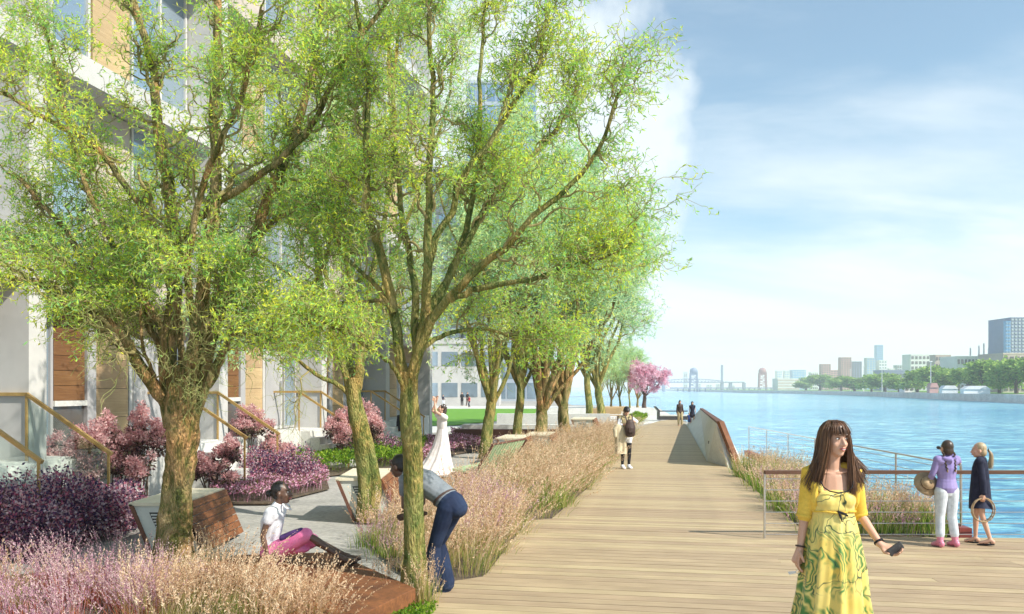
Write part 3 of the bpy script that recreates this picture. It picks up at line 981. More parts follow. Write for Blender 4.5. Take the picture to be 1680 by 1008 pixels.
# boat shed, tents and cars at the water's edge
farb(1484, 1508, 632, 648, 400, M['palebld'], 'small white boat house on the far shore', name='boat_house', floors=1, bays=3)
for i, (px, Y, wd, hh, mt, lb) in enumerate(((1530, 300, 3.2, 3.5, 'brickpink', 'red kiosk on the far shore'), (1556, 290, 5.5, 2.6, 'palebld', 'long white tent left of the red kiosk neighbours'), (1600, 262, 8.5, 2.4, 'palebld', 'long white awning at the right of the far shore'))):
    p = P3(px, 650, Y)
    r0 = empty('kiosk', (p[0], Y, .42), label=lb, cat='kiosk')
    MB().box(-wd * 0.48, wd * 0.48, -1, 1, 0, hh * 0.55).obj('wall', M[mt], r0)
    MB().ext([(-wd / 2, hh * 0.55), (wd / 2, hh * 0.55), (wd * 0.3, hh), (-wd * 0.3, hh)], -1.3, 1.3).obj('roof', M[mt], r0)

# ------------------------------------------------------------------ bridges at the end of the river
M['bridge'] = surf('blue grey bridge steel', (0.15, 0.19, 0.28), (0.22, 0.26, 0.36), rough=0.6)
M['bridgered'] = surf('red brown bridge steel', (0.30, 0.13, 0.14), (0.40, 0.19, 0.19), rough=0.6)
YB = 1150.0


def bx(px):
    return (px - 840) / FPX * YB


def bz(py):
    return CAM_H + (HY - py) / FPX * YB


br = empty('lift_bridge', (bx(1190), YB, 0), label='low steel lift bridge with two ornate towers across the far river', cat='bridge')
o0 = bx(1190)
m = MB()
m.box(bx(1100) - o0, bx(1268) - o0, -4, 4, bz(638.0), bz(636.0))
m.obj('deck', M['bridge'], br)
m = MB()
for px in range(1112, 1268, 9):
    m.box(bx(px) - o0 - 0.6, bx(px) - o0 + 0.6, -1, 1, WZ - 0.5, bz(638.0))
m.obj('piers', M['bridge'], br)
for px in (1138, 1251):
    t = MB()
    for dx in (-5.2, 5.2):
        for dy in (-3, 3):
            t.bar((bx(px) - o0 + dx, dy, WZ - 1), (bx(px) - o0 + dx * 0.8, dy, bz(612)), 1.3, 1.3)
    for j in range(6):
        za, zb = bz(636 - j * 4.2), bz(636 - (j + 1) * 4.2)
        s = 1 if j % 2 else -1
        t.bar((bx(px) - o0 - 5 * s, -3, za), (bx(px) - o0 + 5 * s, -3, zb), 0.7, 0.7)
        t.bar((bx(px) - o0 - 5, -3, zb), (bx(px) - o0 + 5, -3, zb), 0.7, 0.7)
    tt = t.obj('lift_tower', M['bridge'] if px == 1138 else M['bridgered'], br)
    MB().add(*ell((bx(px) - o0, 0, bz(609.5)), (5.4, 3.5, 5.0))).obj('sheave_house', M['bridge'] if px == 1138 else M['bridgered'], tt)
b2r = empty('truss_bridge', (bx(1180), YB + 160, 0), label='steel truss bridge with a slim mast behind the lift bridge', cat='bridge')
YB += 160
o0 = bx(1180)
m = MB().box(bx(1090) - o0, bx(1262) - o0, -4, 4, bz(628.4), bz(626.6))
m.obj('deck', M['bridge'], b2r)
m = MB()
prev = None
for j in range(19):
    px = 1126 + j * 5.6
    top = 622.0 + 3.6 * abs((j - 9) / 9.0) ** 2
    if prev:
        m.bar((bx(prev[0]) - o0, 0, bz(prev[1])), (bx(px) - o0, 0, bz(top)), 1.0, 1.0)
        m.bar((bx(prev[0]) - o0, 0, bz(prev[1])), (bx(px) - o0, 0, bz(626.8)), 0.5, 0.5)
    m.bar((bx(px) - o0, 0, bz(626.8)), (bx(px) - o0, 0, bz(top)), 0.6, 0.6)
    prev = (px, top)
m.obj('truss', M['bridge'], b2r)
m = MB()
for px in (1130, 1226, 1240, 1262):
    m.box(bx(px) - o0 - 2.0, bx(px) - o0 + 2.0, -3, 3, WZ - 0.5, bz(628.4))
m.obj('piers', M['bridge'], b2r, kind='stuff')
MB().bar((bx(1226) - o0, 0, bz(628)), (bx(1226) - o0, 0, bz(599)), 3.0, 3.0).obj('mast', M['bridge'], b2r)
for i, (px0, px1, ty) in enumerate(((1122, 1128, 612), (1142, 1150, 630), (1160, 1168, 632), (1176, 1186, 631), (1196, 1206, 633))):
    farb(px0, px1, ty, 640, 2310, M['cladding'], '%s tiny hazy building from the left seen through the bridges' % ordinal[i], floors=3, bays=2)

# ------------------------------------------------------------------ willow trees
def batch_tubes(P, r, sides=3, twist=None):
    """P (N,K,3), r (N,K) -> verts, quads"""
    N, K, _ = P.shape
    T = np.empty_like(P)
    T[:, 1:-1] = P[:, 2:] - P[:, :-2]
    T[:, 0] = P[:, 1] - P[:, 0]
    T[:, -1] = P[:, -1] - P[:, -2]
    T /= (np.linalg.norm(T, axis=2, keepdims=True) + 1e-9)
    ref = np.zeros((N, 1, 3))
    ref[..., 0] = 0.31
    ref[..., 1] = 0.87
    ref[..., 2] = 0.13
    S = np.cross(T, np.broadcast_to(ref, T.shape))
    S /= (np.linalg.norm(S, axis=2, keepdims=True) + 1e-9)
    U = np.cross(T, S)
    th = np.arange(sides) * 2 * np.pi / sides
    rr = r[:, :, None] * np.ones(sides)
    if twist is not None:
        kk = np.arange(K)[None, :, None]
        rr = rr * (1 + twist * np.sin(3 * th[None, None] + kk * 0.45 + 1.3) + twist * 0.7 * np.sin(5 * th[None, None] - kk * 0.3)
                   + twist * 0.5 * rng.normal(size=(N, K, sides)))
    V = P[:, :, None, :] + rr[..., None] * (np.cos(th)[None, None, :, None] * S[:, :, None, :] + np.sin(th)[None, None, :, None] * U[:, :, None, :])
    V = V.reshape(-1, 3)
    base = (np.arange(N)[:, None, None] * K + np.arange(K - 1)[None, :, None]) * sides
    a = np.arange(sides)[None, None]
    b = (np.arange(sides) + 1) % sides
    b = b[None, None]
    F = np.stack([base + a, base + b, base + sides + b, base + sides + a], -1).reshape(-1, 4)
    return V, F


def paths(S, D, L, K, curl, droop, rnd=0.3, om=1.3):
    N = len(S)
    D = D / (np.linalg.norm(D, axis=1, keepdims=True) + 1e-9)
    ref = rng.normal(size=(N, 3))
    a = np.cross(D, ref)
    a /= (np.linalg.norm(a, axis=1, keepdims=True) + 1e-9)
    b = np.cross(D, a)
    ph = rng.uniform(0, 6.28, N)
    w = om * rng.uniform(0.7, 1.4, N) * rng.choice([-1, 1], N)
    P = np.empty((N, K, 3))
    P[:, 0] = S
    st = (L / (K - 1))[:, None]
    drift = np.zeros((N, 3))
    for k in range(1, K):
        drift += rng.normal(size=(N, 3)) * rnd * 0.35
        d = D + curl * (np.cos(ph + w * k)[:, None] * a + np.sin(ph + w * k)[:, None] * b) + drift
        d[:, 2] -= droop * k / K
        d /= (np.linalg.norm(d, axis=1, keepdims=True) + 1e-9)
        P[:, k] = P[:, k - 1] + d * st
    return P


def spawn(P, r, n, t0, t1, centre, spread=0.9, outw=0.5, up=0.25):
    """n children per path; returns start, direction, parent radius there"""
    N, K, _ = P.shape
    t = t0 + (t1 - t0) * rng.random((N, n)) ** 0.85
    f = t * (K - 1)
    i = np.minimum(f.astype(int), K - 2)
    w = (f - i)[..., None]
    ii = np.arange(N)[:, None]
    S = P[ii, i] * (1 - w) + P[ii, i + 1] * w
    T = P[ii, i + 1] - P[ii, i]
    T /= (np.linalg.norm(T, axis=2, keepdims=True) + 1e-9)
    rp = r[ii, i] * (1 - w[..., 0]) + r[ii, i + 1] * w[..., 0]
    O = S - centre
    O /= (np.linalg.norm(O, axis=2, keepdims=True) + 1e-9)
    D = T * 0.6 + rng.normal(size=S.shape) * spread * 0.6 + O * outw
    D[..., 2] += up
    return S.reshape(-1, 3), D.reshape(-1, 3), rp.ravel(), t.ravel()


def willow(name, trunk, trunk_r, limbs, label, parent_loc, centre, matb, matl, n2=10, n3=7, n4=6, nl=12, l2=1.3, l3=0.65, l4=0.36, leaf=0.055, seed=1, sides=14, group='willow trees along the boardwalk', droop=0.55, env=None, meshes_only=False, lump=0.055):
    """trunk: points; limbs: list of (points, r0, r1); all in world space, stored relative to parent_loc"""
    global rng
    rng = np.random.default_rng(seed)
    O = np.array(parent_loc, float)
    VT, FT, off = [], [], 0

    def acc(lst, V, F):
        o = sum(len(v) for v, _ in lst)
        lst.append((V, F + o))
    tr, brn, tw = [], [], []
    for tp, rr in zip(trunk, trunk_r):
        K = 26
        P = resample(tp, K)[None]
        rad = np.interp(np.linspace(0, 1, K), np.linspace(0, 1, len(rr)), rr)[None]
        V, F = batch_tubes(P, rad, sides, twist=lump)
        acc(tr, V, F)
    K = 26
    LP = np.stack([resample(p, K) for p, _, _ in limbs])
    wob = rng.normal(size=LP.shape) * 0.017
    wob[:, 0] = 0
    LP = LP + np.cumsum(wob, axis=1) * 0.7
    LR = np.stack([r0 + (r1 - r0) * np.linspace(0, 1, K) ** 0.7 for _, r0, r1 in limbs])
    V, F = batch_tubes(LP, LR, 8, twist=0.05)
    acc(tr, V, F)
    LL = np.linalg.norm(np.diff(LP, axis=1), axis=2).sum(1)
    S, D, rp, t = spawn(LP, LR, n2, 0.34, 1.0, centre, 0.9, 0.45, 0.35)
    LLr = np.repeat(LL, n2)
    L = l2 * rng.uniform(0.55, 1.2, len(S)) * (1.15 - 0.45 * t)
    P2 = paths(S, D, L, 14, 0.60, 0.12, 0.35, 0.95)
    r2 = (np.clip(rp * 0.5, 0.008, 0.035))[:, None] * np.linspace(1, 0.35, 14)[None]
    V, F = batch_tubes(P2, r2, 5)
    acc(tw if False else brn, V, F)
    S, D, rp, t = spawn(P2, r2, n3, 0.15, 1.0, centre, 1.0, 0.4, 0.2)
    L = l3 * rng.uniform(0.5, 1.25, len(S))
    P3_ = paths(S, D, L, 9, 0.80, 0.30, 0.4, 1.1)
    r3 = np.clip(rp * 0.6, 0.004, 0.012)[:, None] * np.linspace(1, 0.4, 9)[None]
    V, F = batch_tubes(P3_, r3, 3)
    acc(brn, V, F)
    S, D, rp, t = spawn(P3_, r3, n4, 0.1, 1.0, centre, 1.1, 0.25, 0.1)
    L = l4 * rng.uniform(0.5, 1.3, len(S))
    P4 = paths(S, D, L, 6, 0.75, droop, 0.4, 1.4)
    r4 = np.full((len(S), 1), 0.0028) * np.linspace(1, 0.5, 6)[None]
    V, F = batch_tubes(P4, r4, 3)
    acc(tw, V, F)
    # leaves along the twigs and along the tips of the branchlets
    S, D, rp, t = spawn(P4, r4, nl, 0.05, 1.0, centre, 1.0, 0.1, -0.25)
    if env is not None:
        keep = env(S)
        S, D = S[keep], D[keep]
    n = len(S)
    D = D * 0.7 + rng.normal(size=D.shape) * 0.45
    V, F = leafquads(S, D, leaf * rng.uniform(0.55, 1.35, n), leaf * 0.27 * rng.uniform(0.7, 1.3, n))
    # roll the leaf edge: each is one thin curled blade
    def fin(lst):
        VV = np.concatenate([v for v, _ in lst]) - O
        FF = np.concatenate([f for _, f in lst])
        return VV, FF
    tv, tf = fin(tr)
    bv, bf = fin(brn)
    wv, wf = fin(tw)
    mt = fast_mesh('trunk', tv, tf, True)
    mb_ = fast_mesh('branches', bv, bf, True)
    mw = fast_mesh('twigs', wv, wf)
    ml = fast_mesh('leaves', V - O, F)
    for me_, ma in ((mt, matb), (mb_, M['branch'] if matb is not M['barkd'] else matb), (mw, M['twig'] if matb is not M['barkd'] else matb), (ml, matl)):
        me_.materials.append(ma)
    if meshes_only:
        return mt, mb_, mw, ml
    return put_tree(name, (mt, mb_, mw, ml), O, 0, 1, label, group)


def put_tree(name, ms, loc, rz, sc, label, group):
    o = empty(name, tuple(loc), rz, label=label, cat='tree', group=group)
    o.scale = sc if isinstance(sc, tuple) else (sc, sc, sc)
    link('trunk', ms[0], None, o)
    link('branches', ms[1], None, o)
    link('twigs', ms[2], None, o, kind='stuff')
    link('crown', ms[3], None, o, kind='stuff')
    return o


def LM(pts, Y0, r0, r1, dep=None):
    """limb from survey points; dep = depth offset reached at the tip"""
    n = len(pts)
    dep = dep or 0.0
    return ([P3(px, py, Y0 + dep * (i / (n - 1)) ** 1.0) for i, (px, py) in enumerate(pts)], r0, r1)


# the large willow in front, left
Y = 8.9
bA = P3(277, 948, Y)
trA = [[P3(277, 952, Y), P3(280, 930, Y), P3(286, 880, Y), P3(293, 800, Y), P3(297, 720, Y), P3(298, 650, Y), P3(300, 600, Y)]]
lA = [LM([(285, 700), (268, 600), (285, 520), (290, 470), (285, 330), (262, 200), (255, 100), (205, -40)], Y, .105, .035, 0.5),
      LM([(300, 700), (318, 560), (335, 450), (345, 300), (345, 180), (360, 60), (350, -40)], Y, .10, .035, -0.5),
      LM([(310, 690), (345, 560), (370, 480), (420, 400), (440, 320), (480, 220), (520, 60), (530, -60)], Y, .095, .03, 0.9),
      LM([(290, 400), (335, 345), (380, 312), (430, 272), (510, 190), (555, 90), (640, -30)], Y, .05, .02, -0.6),
      LM([(284, 430), (262, 380), (200, 290), (165, 240), (80, 190), (20, 150), (-60, 130)], Y, .045, .018, -0.3),
      LM([(288, 700), (245, 620), (200, 550), (130, 500), (60, 470), (-30, 450)], Y, .075, .025, -0.9),
      LM([(284, 690), (240, 610), (215, 570), (150, 440), (100, 360), (30, 290)], Y, .07, .022, 0.7),
      LM([(318, 690), (345, 600), (375, 548), (420, 524), (500, 520), (560, 500), (650, 492)], Y, .05, .018, -0.3),
      LM([(480, 519), (510, 480), (535, 440), (552, 400), (560, 340)], Y, .028, .012, -0.1),
      LM([(300, 640), (330, 540), (390, 420), (430, 380), (520, 330), (600, 280)], Y, .045, .018, 1.0),
      LM([(295, 660), (290, 540), (250, 420), (210, 380), (120, 300)], Y, .045, .018, 1.3),
      LM([(300, 660), (310, 560), (300, 450), (330, 300), (400, 150), (430, 20)], Y, .05, .02, -1.4),
      LM([(290, 640), (260, 520), (200, 430), (130, 300), (90, 120), (60, 20)], Y, .045, .018, 0.3),
      LM([(290, 660), (262, 560), (200, 480), (120, 440), (30, 400)], Y, .045, .018, 1.4)]
for i in range(4):
    a_ = i / 4 * 6.28 + .4
    x0 = 297 + 14 * math.cos(a_)
    lA.append(LM([(x0, 715 - 8 * (i % 4)), (297 + 34 * math.cos(a_), 650), (297 + 62 * math.cos(a_), 585 - 10 * (i % 3)), (297 + 85 * math.cos(a_ + .3), 520), (297 + 95 * math.cos(a_ + .5), 455)], Y, .032, .010, 0.5 * math.sin(a_)))
keepA = lambda S: (S[:, 2] > CAM_H - (595 - HY) / FPX * S[:, 1]) & ((np.abs(S[:, 0] - bA[0] - .10) > .62) | (S[:, 2] > 2.75) | (rng.random(len(S)) < 0.12))
willow('willow_tree', trA, [[.30, .185, .15, .145, .16, .17, .11]], lA, 'large gnarled willow in the left foreground beside the rust bench', (bA[0], bA[1], -0.03), P3(300, 560, Y), M['bark'], M['leafA'],
       n2=13, n3=8, n4=6, lump=0.10, nl=7, l2=0.95, l3=0.52, l4=0.30, leaf=0.052, seed=3, sides=20, env=keepA)

# the leaning twin stemmed willow behind it
Y = 12.9
bB = P3(597, 850, Y)
trB = [[P3(600, 856, Y), P3(601, 790, Y), P3(592, 715, Y), P3(582, 667, Y), P3(579, 620, Y)], [P3(607, 856, Y), P3(618, 800, Y), P3(604, 730, Y), P3(590, 680, Y), P3(583, 630, Y)]]
lB = [LM([(578, 660), (566, 600), (556, 560), (532, 480), (520, 380), (490, 260), (470, 150)], Y, .085, .025, 0.3),
      LM([(582, 650), (598, 582), (613, 548), (640, 511), (667, 495), (700, 470)], Y, .07, .02, 0.8),
      LM([(576, 650), (545, 628), (510, 612), (485, 592), (450, 566), (415, 556), (380, 550)], Y, .045, .015, -0.5),
      LM([(584, 640), (596, 560), (590, 480), (575, 380), (560, 250), (570, 120), (560, 20)], Y, .075, .025, -0.3),
      LM([(586, 640), (600, 540), (620, 440), (640, 330), (650, 200), (640, 80), (650, -20)], Y, .065, .02, 0.8),
      LM([(580, 640), (560, 540), (500, 470), (450, 430), (400, 410)], Y, .05, .018, 0.9),
      LM([(580, 640), (575, 560), (540, 440), (500, 330), (430, 230), (400, 120)], Y, .05, .018, 1.4),
      LM([(586, 640), (610, 520), (660, 400), (700, 300), (740, 180), (750, 60)], Y, .05, .018, 1.6)]
keepB = lambda S: (S[:, 2] > CAM_H - (618 - HY) / FPX * S[:, 1])
willow('willow_tree', trB, [[.15, .12, .12, .13, .09], [.12, .09, .085, .09, .05]], lB, 'leaning twin stemmed willow beside the louvred bench, left of the bending man', (bB[0], bB[1], -0.03), P3(585, 560, Y), M['barkg'], M['leafHaze'],
       n2=11, n3=7, n4=6, nl=7, l2=1.35, l3=0.7, l4=0.42, leaf=0.07, seed=8, env=keepB)

# the willow the man leans behind
Y = 7.95
bC = P3(679, 978, Y)
trC = [[P3(680, 984, Y), P3(680, 900, Y), P3(679, 820, Y), P3(677, 750, Y), P3(672, 690, Y), P3(671, 610, Y)]]
lC = [LM([(668, 650), (660, 580), (646, 515), (636, 464), (628, 420), (612, 370), (600, 260), (590, 120), (580, 0)], Y, .062, .02, 0.3),
      LM([(672, 640), (683, 575), (694, 540), (695, 498), (700, 447), (703, 350), (698, 260), (700, 140), (690, 20)], Y, .062, .02, -0.3),
      LM([(676, 640), (692, 575), (710, 535), (731, 501), (760, 478), (800, 447), (850, 400), (880, 360), (960, 290), (990, 240), (1000, 200), (1014, 150)], Y, .055, .014, -0.7),
      LM([(740, 492), (790, 470), (830, 461), (881, 451), (938, 430), (985, 412), (1020, 396), (1040, 380)], Y - .2, .035, .01, -0.5),
      LM([(698, 440), (720, 380), (746, 345), (758, 278), (806, 222), (846, 167), (877, 110), (880, 20)], Y, .042, .014, -0.3),
      LM([(668, 660), (650, 620), (610, 590), (570, 560), (530, 540)], Y, .028, .010, -0.5),
      LM([(646, 515), (620, 470), (600, 455), (560, 420), (530, 360)], Y, .03, .012, 0.5),
      LM([(690, 545), (740, 440), (800, 340), (850, 280), (930, 200), (960, 130)], Y, .045, .014, 0.8),
      LM([(688, 560), (730, 470), (770, 380), (790, 260), (790, 120), (800, 10)], Y, .045, .016, 1.1),
      LM([(680, 590), (720, 540), (790, 520), (850, 540), (900, 530)], Y, .03, .010, 0.6),
      LM([(684, 580), (680, 450), (660, 330), (650, 200), (660, 60)], Y, .045, .016, 0.9)]
keepC = lambda S: (S[:, 2] > CAM_H - (625 - HY) / FPX * S[:, 1])
willow('willow_tree', trC, [[.15, .102, .092, .092, .098, .06]], lC, 'upright willow at the boardwalk edge with the man bending behind its trunk', (bC[0], bC[1], -0.03), P3(690, 500, Y), M['barkg'], M['leafA'],
       n2=13, n3=8, n4=6, nl=7, l2=0.78, l3=0.45, l4=0.28, leaf=0.046, seed=21, env=keepC)


# the row receding along the boardwalk: three builds, repeated
def auto_tree(seed, trunk_h, spread, H, nlimb, lean=0.1, r0=0.2):
    g = np.random.default_rng(seed)
    fork = np.array([lean * trunk_h, 0.0, trunk_h])
    trunk = [[np.array([0, 0, -0.05]), np.array([lean * 0.2, 0.04, trunk_h * 0.35]), np.array([lean * 0.75 * trunk_h, 0.0, trunk_h * 0.75]), fork + np.array([0, 0, 0.3])]]
    limbs = []
    for i in range(nlimb):
        a = 2 * math.pi * i / nlimb + g.uniform(-0.4, 0.4)
        tilt = g.uniform(0.15, 1.0)
        rad = spread * tilt
        pts = [fork + np.array([0, 0, -0.2])]
        for k in range(1, 7):
            t = k / 6
            rr = rad * t ** 0.9
            pts.append(fork + np.array([math.cos(a) * rr, math.sin(a) * rr, (H - trunk_h) * (t ** (0.8 + 0.4 * tilt)) * (1.05 - 0.42 * tilt)]) + g.normal(size=3) * 0.12 * k / 3)
        limbs.append((pts, r0 * 0.42 * g.uniform(0.7, 1.1), 0.02))
    return trunk, limbs, fork


tmpl = []
for sd, (th, sp, H, nl_, ln, r0) in enumerate(((1.5, 2.6, 8.2, 10, 0.12, 0.2), (1.9, 2.5, 8.8, 10, -0.10, 0.17), (1.2, 2.6, 7.2, 12, 0.03, 0.22))):
    tk, lb, fk = auto_tree(70 + sd, th, sp, H, nl_, ln, r0)
    ms = willow('t', tk, [[r0 * 0.95, r0 * .75, r0 * 0.66, r0 * 0.58]], lb, '', (0, 0, 0), fk + np.array([0, 0, 2.0]), M['barkg'] if sd != 2 else M['bark'], M['leafHaze'],
                n2=11, n3=7, n4=6, nl=8, l2=1.6, l3=0.8, l4=0.5, leaf=0.10, seed=90 + sd, droop=0.7, sides=10, meshes_only=True)
    tmpl.append(ms)
row = [(797, 748, 0, 0.4, 1.12, 'willow with a tan trunk rising behind the green slatted lounger'),
       (850, 742, 1, 2.0, 1.12, 'slim dark stemmed willow left of the vase shaped pair'),
       (888, 742, 2, 1.0, 1.2, 'left one of two vase shaped willows by the feathery grass'),
       (925, 730, 2, 3.9, 1.25, 'right one of two vase shaped willows by the feathery grass'),
       (966, 702, 1, 5.0, 1.45, 'left one of two thin willows where the grass bed ends'),
       (988, 698, 0, 3.0, 1.45, 'right one of two thin willows where the grass bed ends')]
for px, py, ti, rz, sc, lb in row:
    x, y = G(px, py)
    put_tree('willow_tree', tmpl[ti], (x, y, -0.03), rz, sc, lb, 'willow trees along the boardwalk')
# the small regular row at the end of the plaza
for i, (px, py) in enumerate(((988, 672), (1003, 671), (1018, 670), (1033, 669), (1046, 668))):
    x, y = G(px, py)
    put_tree('plaza_tree', tmpl[(i + 1) % 3], (x, y, -0.03), i * 1.7, (0.72, 0.72, 0.78), '%s small tree from the left in the row on the plaza' % ordinal[i], 'small trees on the plaza')

# cherry in blossom
tk, lb, fk = auto_tree(317, 1.4, 2.3, 4.6, 12, 0.05, 0.15)
ms = willow('t', tk, [[.24, .19, .17, .14]], lb, '', (0, 0, 0), fk + np.array([0, 0, 1.5]), M['barkd'], M['blossom'], n2=9, n3=6, n4=5, nl=9, l2=1.0, l3=0.6, l4=0.3, leaf=0.17, seed=55, sides=10, droop=0.1, meshes_only=True)
x, y = G(1057, 671)
put_tree('cherry_tree', ms, (x, y, -0.03), 0.6, 1.0, 'pink blossoming cherry tree at the end of the plaza', None)


# ------------------------------------------------------------------ ornamental grasses, shrubs, groundcover
def in_poly(P, poly):
    x, y = P[:, 0], P[:, 1]
    c = np.zeros(len(P), bool)
    n = len(poly)
    for i in range(n):
        x0, y0 = poly[i]
        x1, y1 = poly[(i + 1) % n]
        m_ = ((y0 > y) != (y1 > y))
        with np.errstate(divide='ignore', invalid='ignore'):
            c ^= m_ & (x < (x1 - x0) * (y - y0) / (y1 - y0 + 1e-12) + x0)
    return c


def scatter(poly, dens, clump=0.0, cr=0.14):
    p = np.array(poly)
    lo, hi = p.min(0), p.max(0)
    area = (hi[0] - lo[0]) * (hi[1] - lo[1])
    if clump:
        n = int(area * clump)
        C = lo + (hi - lo) * rng.random((n, 2))
        C = C[in_poly(C, poly)]
        k = max(1, int(dens / clump))
        Q = np.repeat(C, k, axis=0)
        cid = np.repeat(np.arange(len(C)), k)
        d = rng.normal(size=Q.shape) * cr * 0.55
        return Q + d, d, cid
    n = int(area * dens)
    Q = lo + (hi - lo) * rng.random((n, 2))
    Q = Q[in_poly(Q, poly)]
    return Q, rng.normal(size=Q.shape) * 0.05, np.arange(len(Q))


def blades(Q, d, h, w, lean=0.35, droop=0.3, z0=-0.03, segs=4, wind=(0.12, 0.05)):
    n = len(Q)
    h = np.broadcast_to(h, (n,))
    ang = rng.uniform(0, 6.28, n)
    L = np.stack([np.cos(ang), np.sin(ang)], 1) * lean * rng.random((n, 1)) * 0.6 + d * 1.6 + np.array(wind) * rng.random((n, 1))
    S = np.stack([-np.sin(ang * 1.7), np.cos(ang * 1.7), np.zeros(n)], 1)
    t = np.linspace(0, 1, segs + 1)
    P = np.zeros((n, segs + 1, 3))
    P[..., :2] = Q[:, None] + L[:, None] * h[:, None, None] * (t[None, :, None] ** 1.7) * 1.3
    P[..., 2] = z0 + h[:, None] * (t - droop * 0.5 * t ** 3 * (np.linalg.norm(L, axis=1)[:, None] + 0.2))
    ww = np.broadcast_to(w, (n,))[:, None] * (1 - t[None] ** 2 * 0.85)
    V = np.stack([P + S[:, None] * ww[..., None] / 2, P - S[:, None] * ww[..., None] / 2], 2).reshape(-1, 3)
    b = (np.arange(n)[:, None] * (segs + 1) + np.arange(segs)[None]) * 2
    F = np.stack([b, b + 1, b + 3, b + 2], -1).reshape(-1, 4)
    return V, F, P


def plumes(P, n_per, size, t0=0.55, asp=0.25, rnd=0.5):
    N, K, _ = P.shape
    t = t0 + (1 - t0) * rng.random((N, n_per))
    f = t * (K - 1)
    i = np.minimum(f.astype(int), K - 2)
    w = (f - i)[..., None]
    ii = np.arange(N)[:, None]
    S = P[ii, i] * (1 - w) + P[ii, i + 1] * w
    T = P[ii, i + 1] - P[ii, i]
    T /= (np.linalg.norm(T, axis=2, keepdims=True) + 1e-9)
    D = (T + rng.normal(size=T.shape) * rnd).reshape(-1, 3)
    fat = (1.15 - t).ravel() * 1.6
    V, F = leafquads(S.reshape(-1, 3), D, size * rng.uniform(0.6, 1.3, len(D)) * np.clip(fat, 0.5, 1.2), size * asp)
    return V, F


def join(*vf):
    Vs, Fs, o = [], [], 0
    for V, F in vf:
        Vs.append(V)
        Fs.append(F + o)
        o += len(V)
    return np.concatenate(Vs), np.concatenate(Fs)


def grassbed(name, poly, label, h=(0.5, 0.8), clump=9, dens=260, plume='plume', blade='blade', stems=0.35, psize=0.05, nper=14, wind=(0.15, 0.05), z0=-0.03, w=0.006, seed=1, cr=0.16):
    global rng
    rng = np.random.default_rng(seed)
    root = empty(name, (float(np.mean([p[0] for p in poly])) * 0, 0, 0), kind='stuff', label=label, cat='grass')
    Q, d, cid = scatter(poly, dens, clump, cr)
    hc = rng.uniform(0.45, 1.2, cid.max() + 1)[cid]
    hb = (h[0] * rng.uniform(0.6, 1.1, len(Q))) * hc
    V, F, P = blades(Q, d, hb, w, wind=wind, z0=z0, droop=0.8)
    link('blades', fast_mesh('blades', V, F), M[blade], root, kind='stuff')
    k = rng.random(len(Q)) < stems
    hs = (h[1] * rng.uniform(0.75, 1.1, k.sum())) * hc[k]
    V, F, P = blades(Q[k], d[k], hs, w * 0.55, lean=0.3, wind=wind, z0=z0, droop=0.3)
    V2, F2 = plumes(P, nper, psize)
    V, F = join((V, F), (V2, F2))
    link('plumes', fast_mesh('plumes', V, F), M[plume], root, kind='stuff')
    return root


grassbed('feather_grass', bedB, 'tan feathery grass in the long bed beside the boardwalk', (0.38, 0.84), 8, 420, psize=0.055, nper=20, seed=2, w=0.008, wind=(0.45, 0.0), cr=0.26, stems=0.24)
grassbed('green_grass', bedB, 'green blades growing through the tan feathery grass by the boardwalk', (0.50, 0.6), 4, 200, blade='bladeg', seed=77, w=0.010, stems=0.05, cr=0.2)
grassbed('feather_grass', bedA, 'tan feathery grass round the willow next to the bending man', (0.32, 0.68), 9, 480, psize=0.042, nper=22, seed=3, wind=(0.35, 0.1), cr=0.2)
grassbed('feather_grass', [(-1.25, 7.75), (-0.9, 7.7), (-0.62, 8.05), (-0.75, 8.5), (-1.3, 8.4)], 'short pale grass round the foot of the willow the man leans behind', (0.28, 0.42), 20, 800, psize=0.035, nper=18, seed=31, w=0.005)
grassbed('purple_grass', [G(760, 800), G(850, 850), G(800, 920), G(720, 860)], 'purple tinged grass within the tan bed by the boardwalk corner', (0.4, 0.62), 9, 300, plume='plumep', seed=4)
grassbed('feather_grass', [(-3.3, 6.6), (-1.3, 6.6), (-1.7, 7.6), (-2.3, 8.0), (-3.2, 8.2)], 'tall tan feathery grass in the foreground below the seated girl', (0.36, 0.58), 12, 1100, psize=0.036, nper=26, seed=5, wind=(0.3, 0.0), w=0.004)
grassbed('purple_grass', [(-6.8, 6.6), (-3.0, 6.6), (-3.0, 8.3), (-4.3, 9.2), (-5.0, 8.7), (-6.6, 8.3)], 'pink purple flowering grass with red stems in the left foreground', (0.30, 0.50), 9, 650, plume='plumep', blade='redstem', psize=0.030, nper=22, seed=6, wind=(-0.2, 0.0), w=0.004, stems=0.5)
grassbed('feather_grass', [(-3.3, 7.9), (-2.7, 8.6), (-2.9, 9.3), (-3.6, 9.3), (-4.0, 8.6)], 'pale grass tuft between the large willow and the rust bench', (0.3, 0.45), 14, 700, psize=0.035, seed=7)
grassbed('feather_grass', [(-6.8, 6.6), (-3.4, 6.6), (-3.6, 8.4), (-6.5, 8.4)], 'scattered tan feathers among the pink grass at lower left', (0.34, 0.52), 2.2, 130, psize=0.034, nper=24, seed=61, wind=(0.1, 0.0), w=0.004)
grassbed('feather_grass', [(-1.18, 7.70), (-0.70, 7.72), (-0.66, 7.86), (-1.2, 7.88)], 'grass tuft hiding the foot of the willow the man leans behind', (0.34, 0.50), 60, 2400, psize=0.032, nper=18, seed=62, wind=(0.05, 0.0), w=0.005, cr=0.08)
grassbed('river_grass', bedD, 'green and tan grasses in the bed between boardwalk and river', (0.5, 0.62), 12, 620, plume='plume', blade='bladeg', psize=0.05, nper=12, stems=0.28, seed=9, w=0.010)
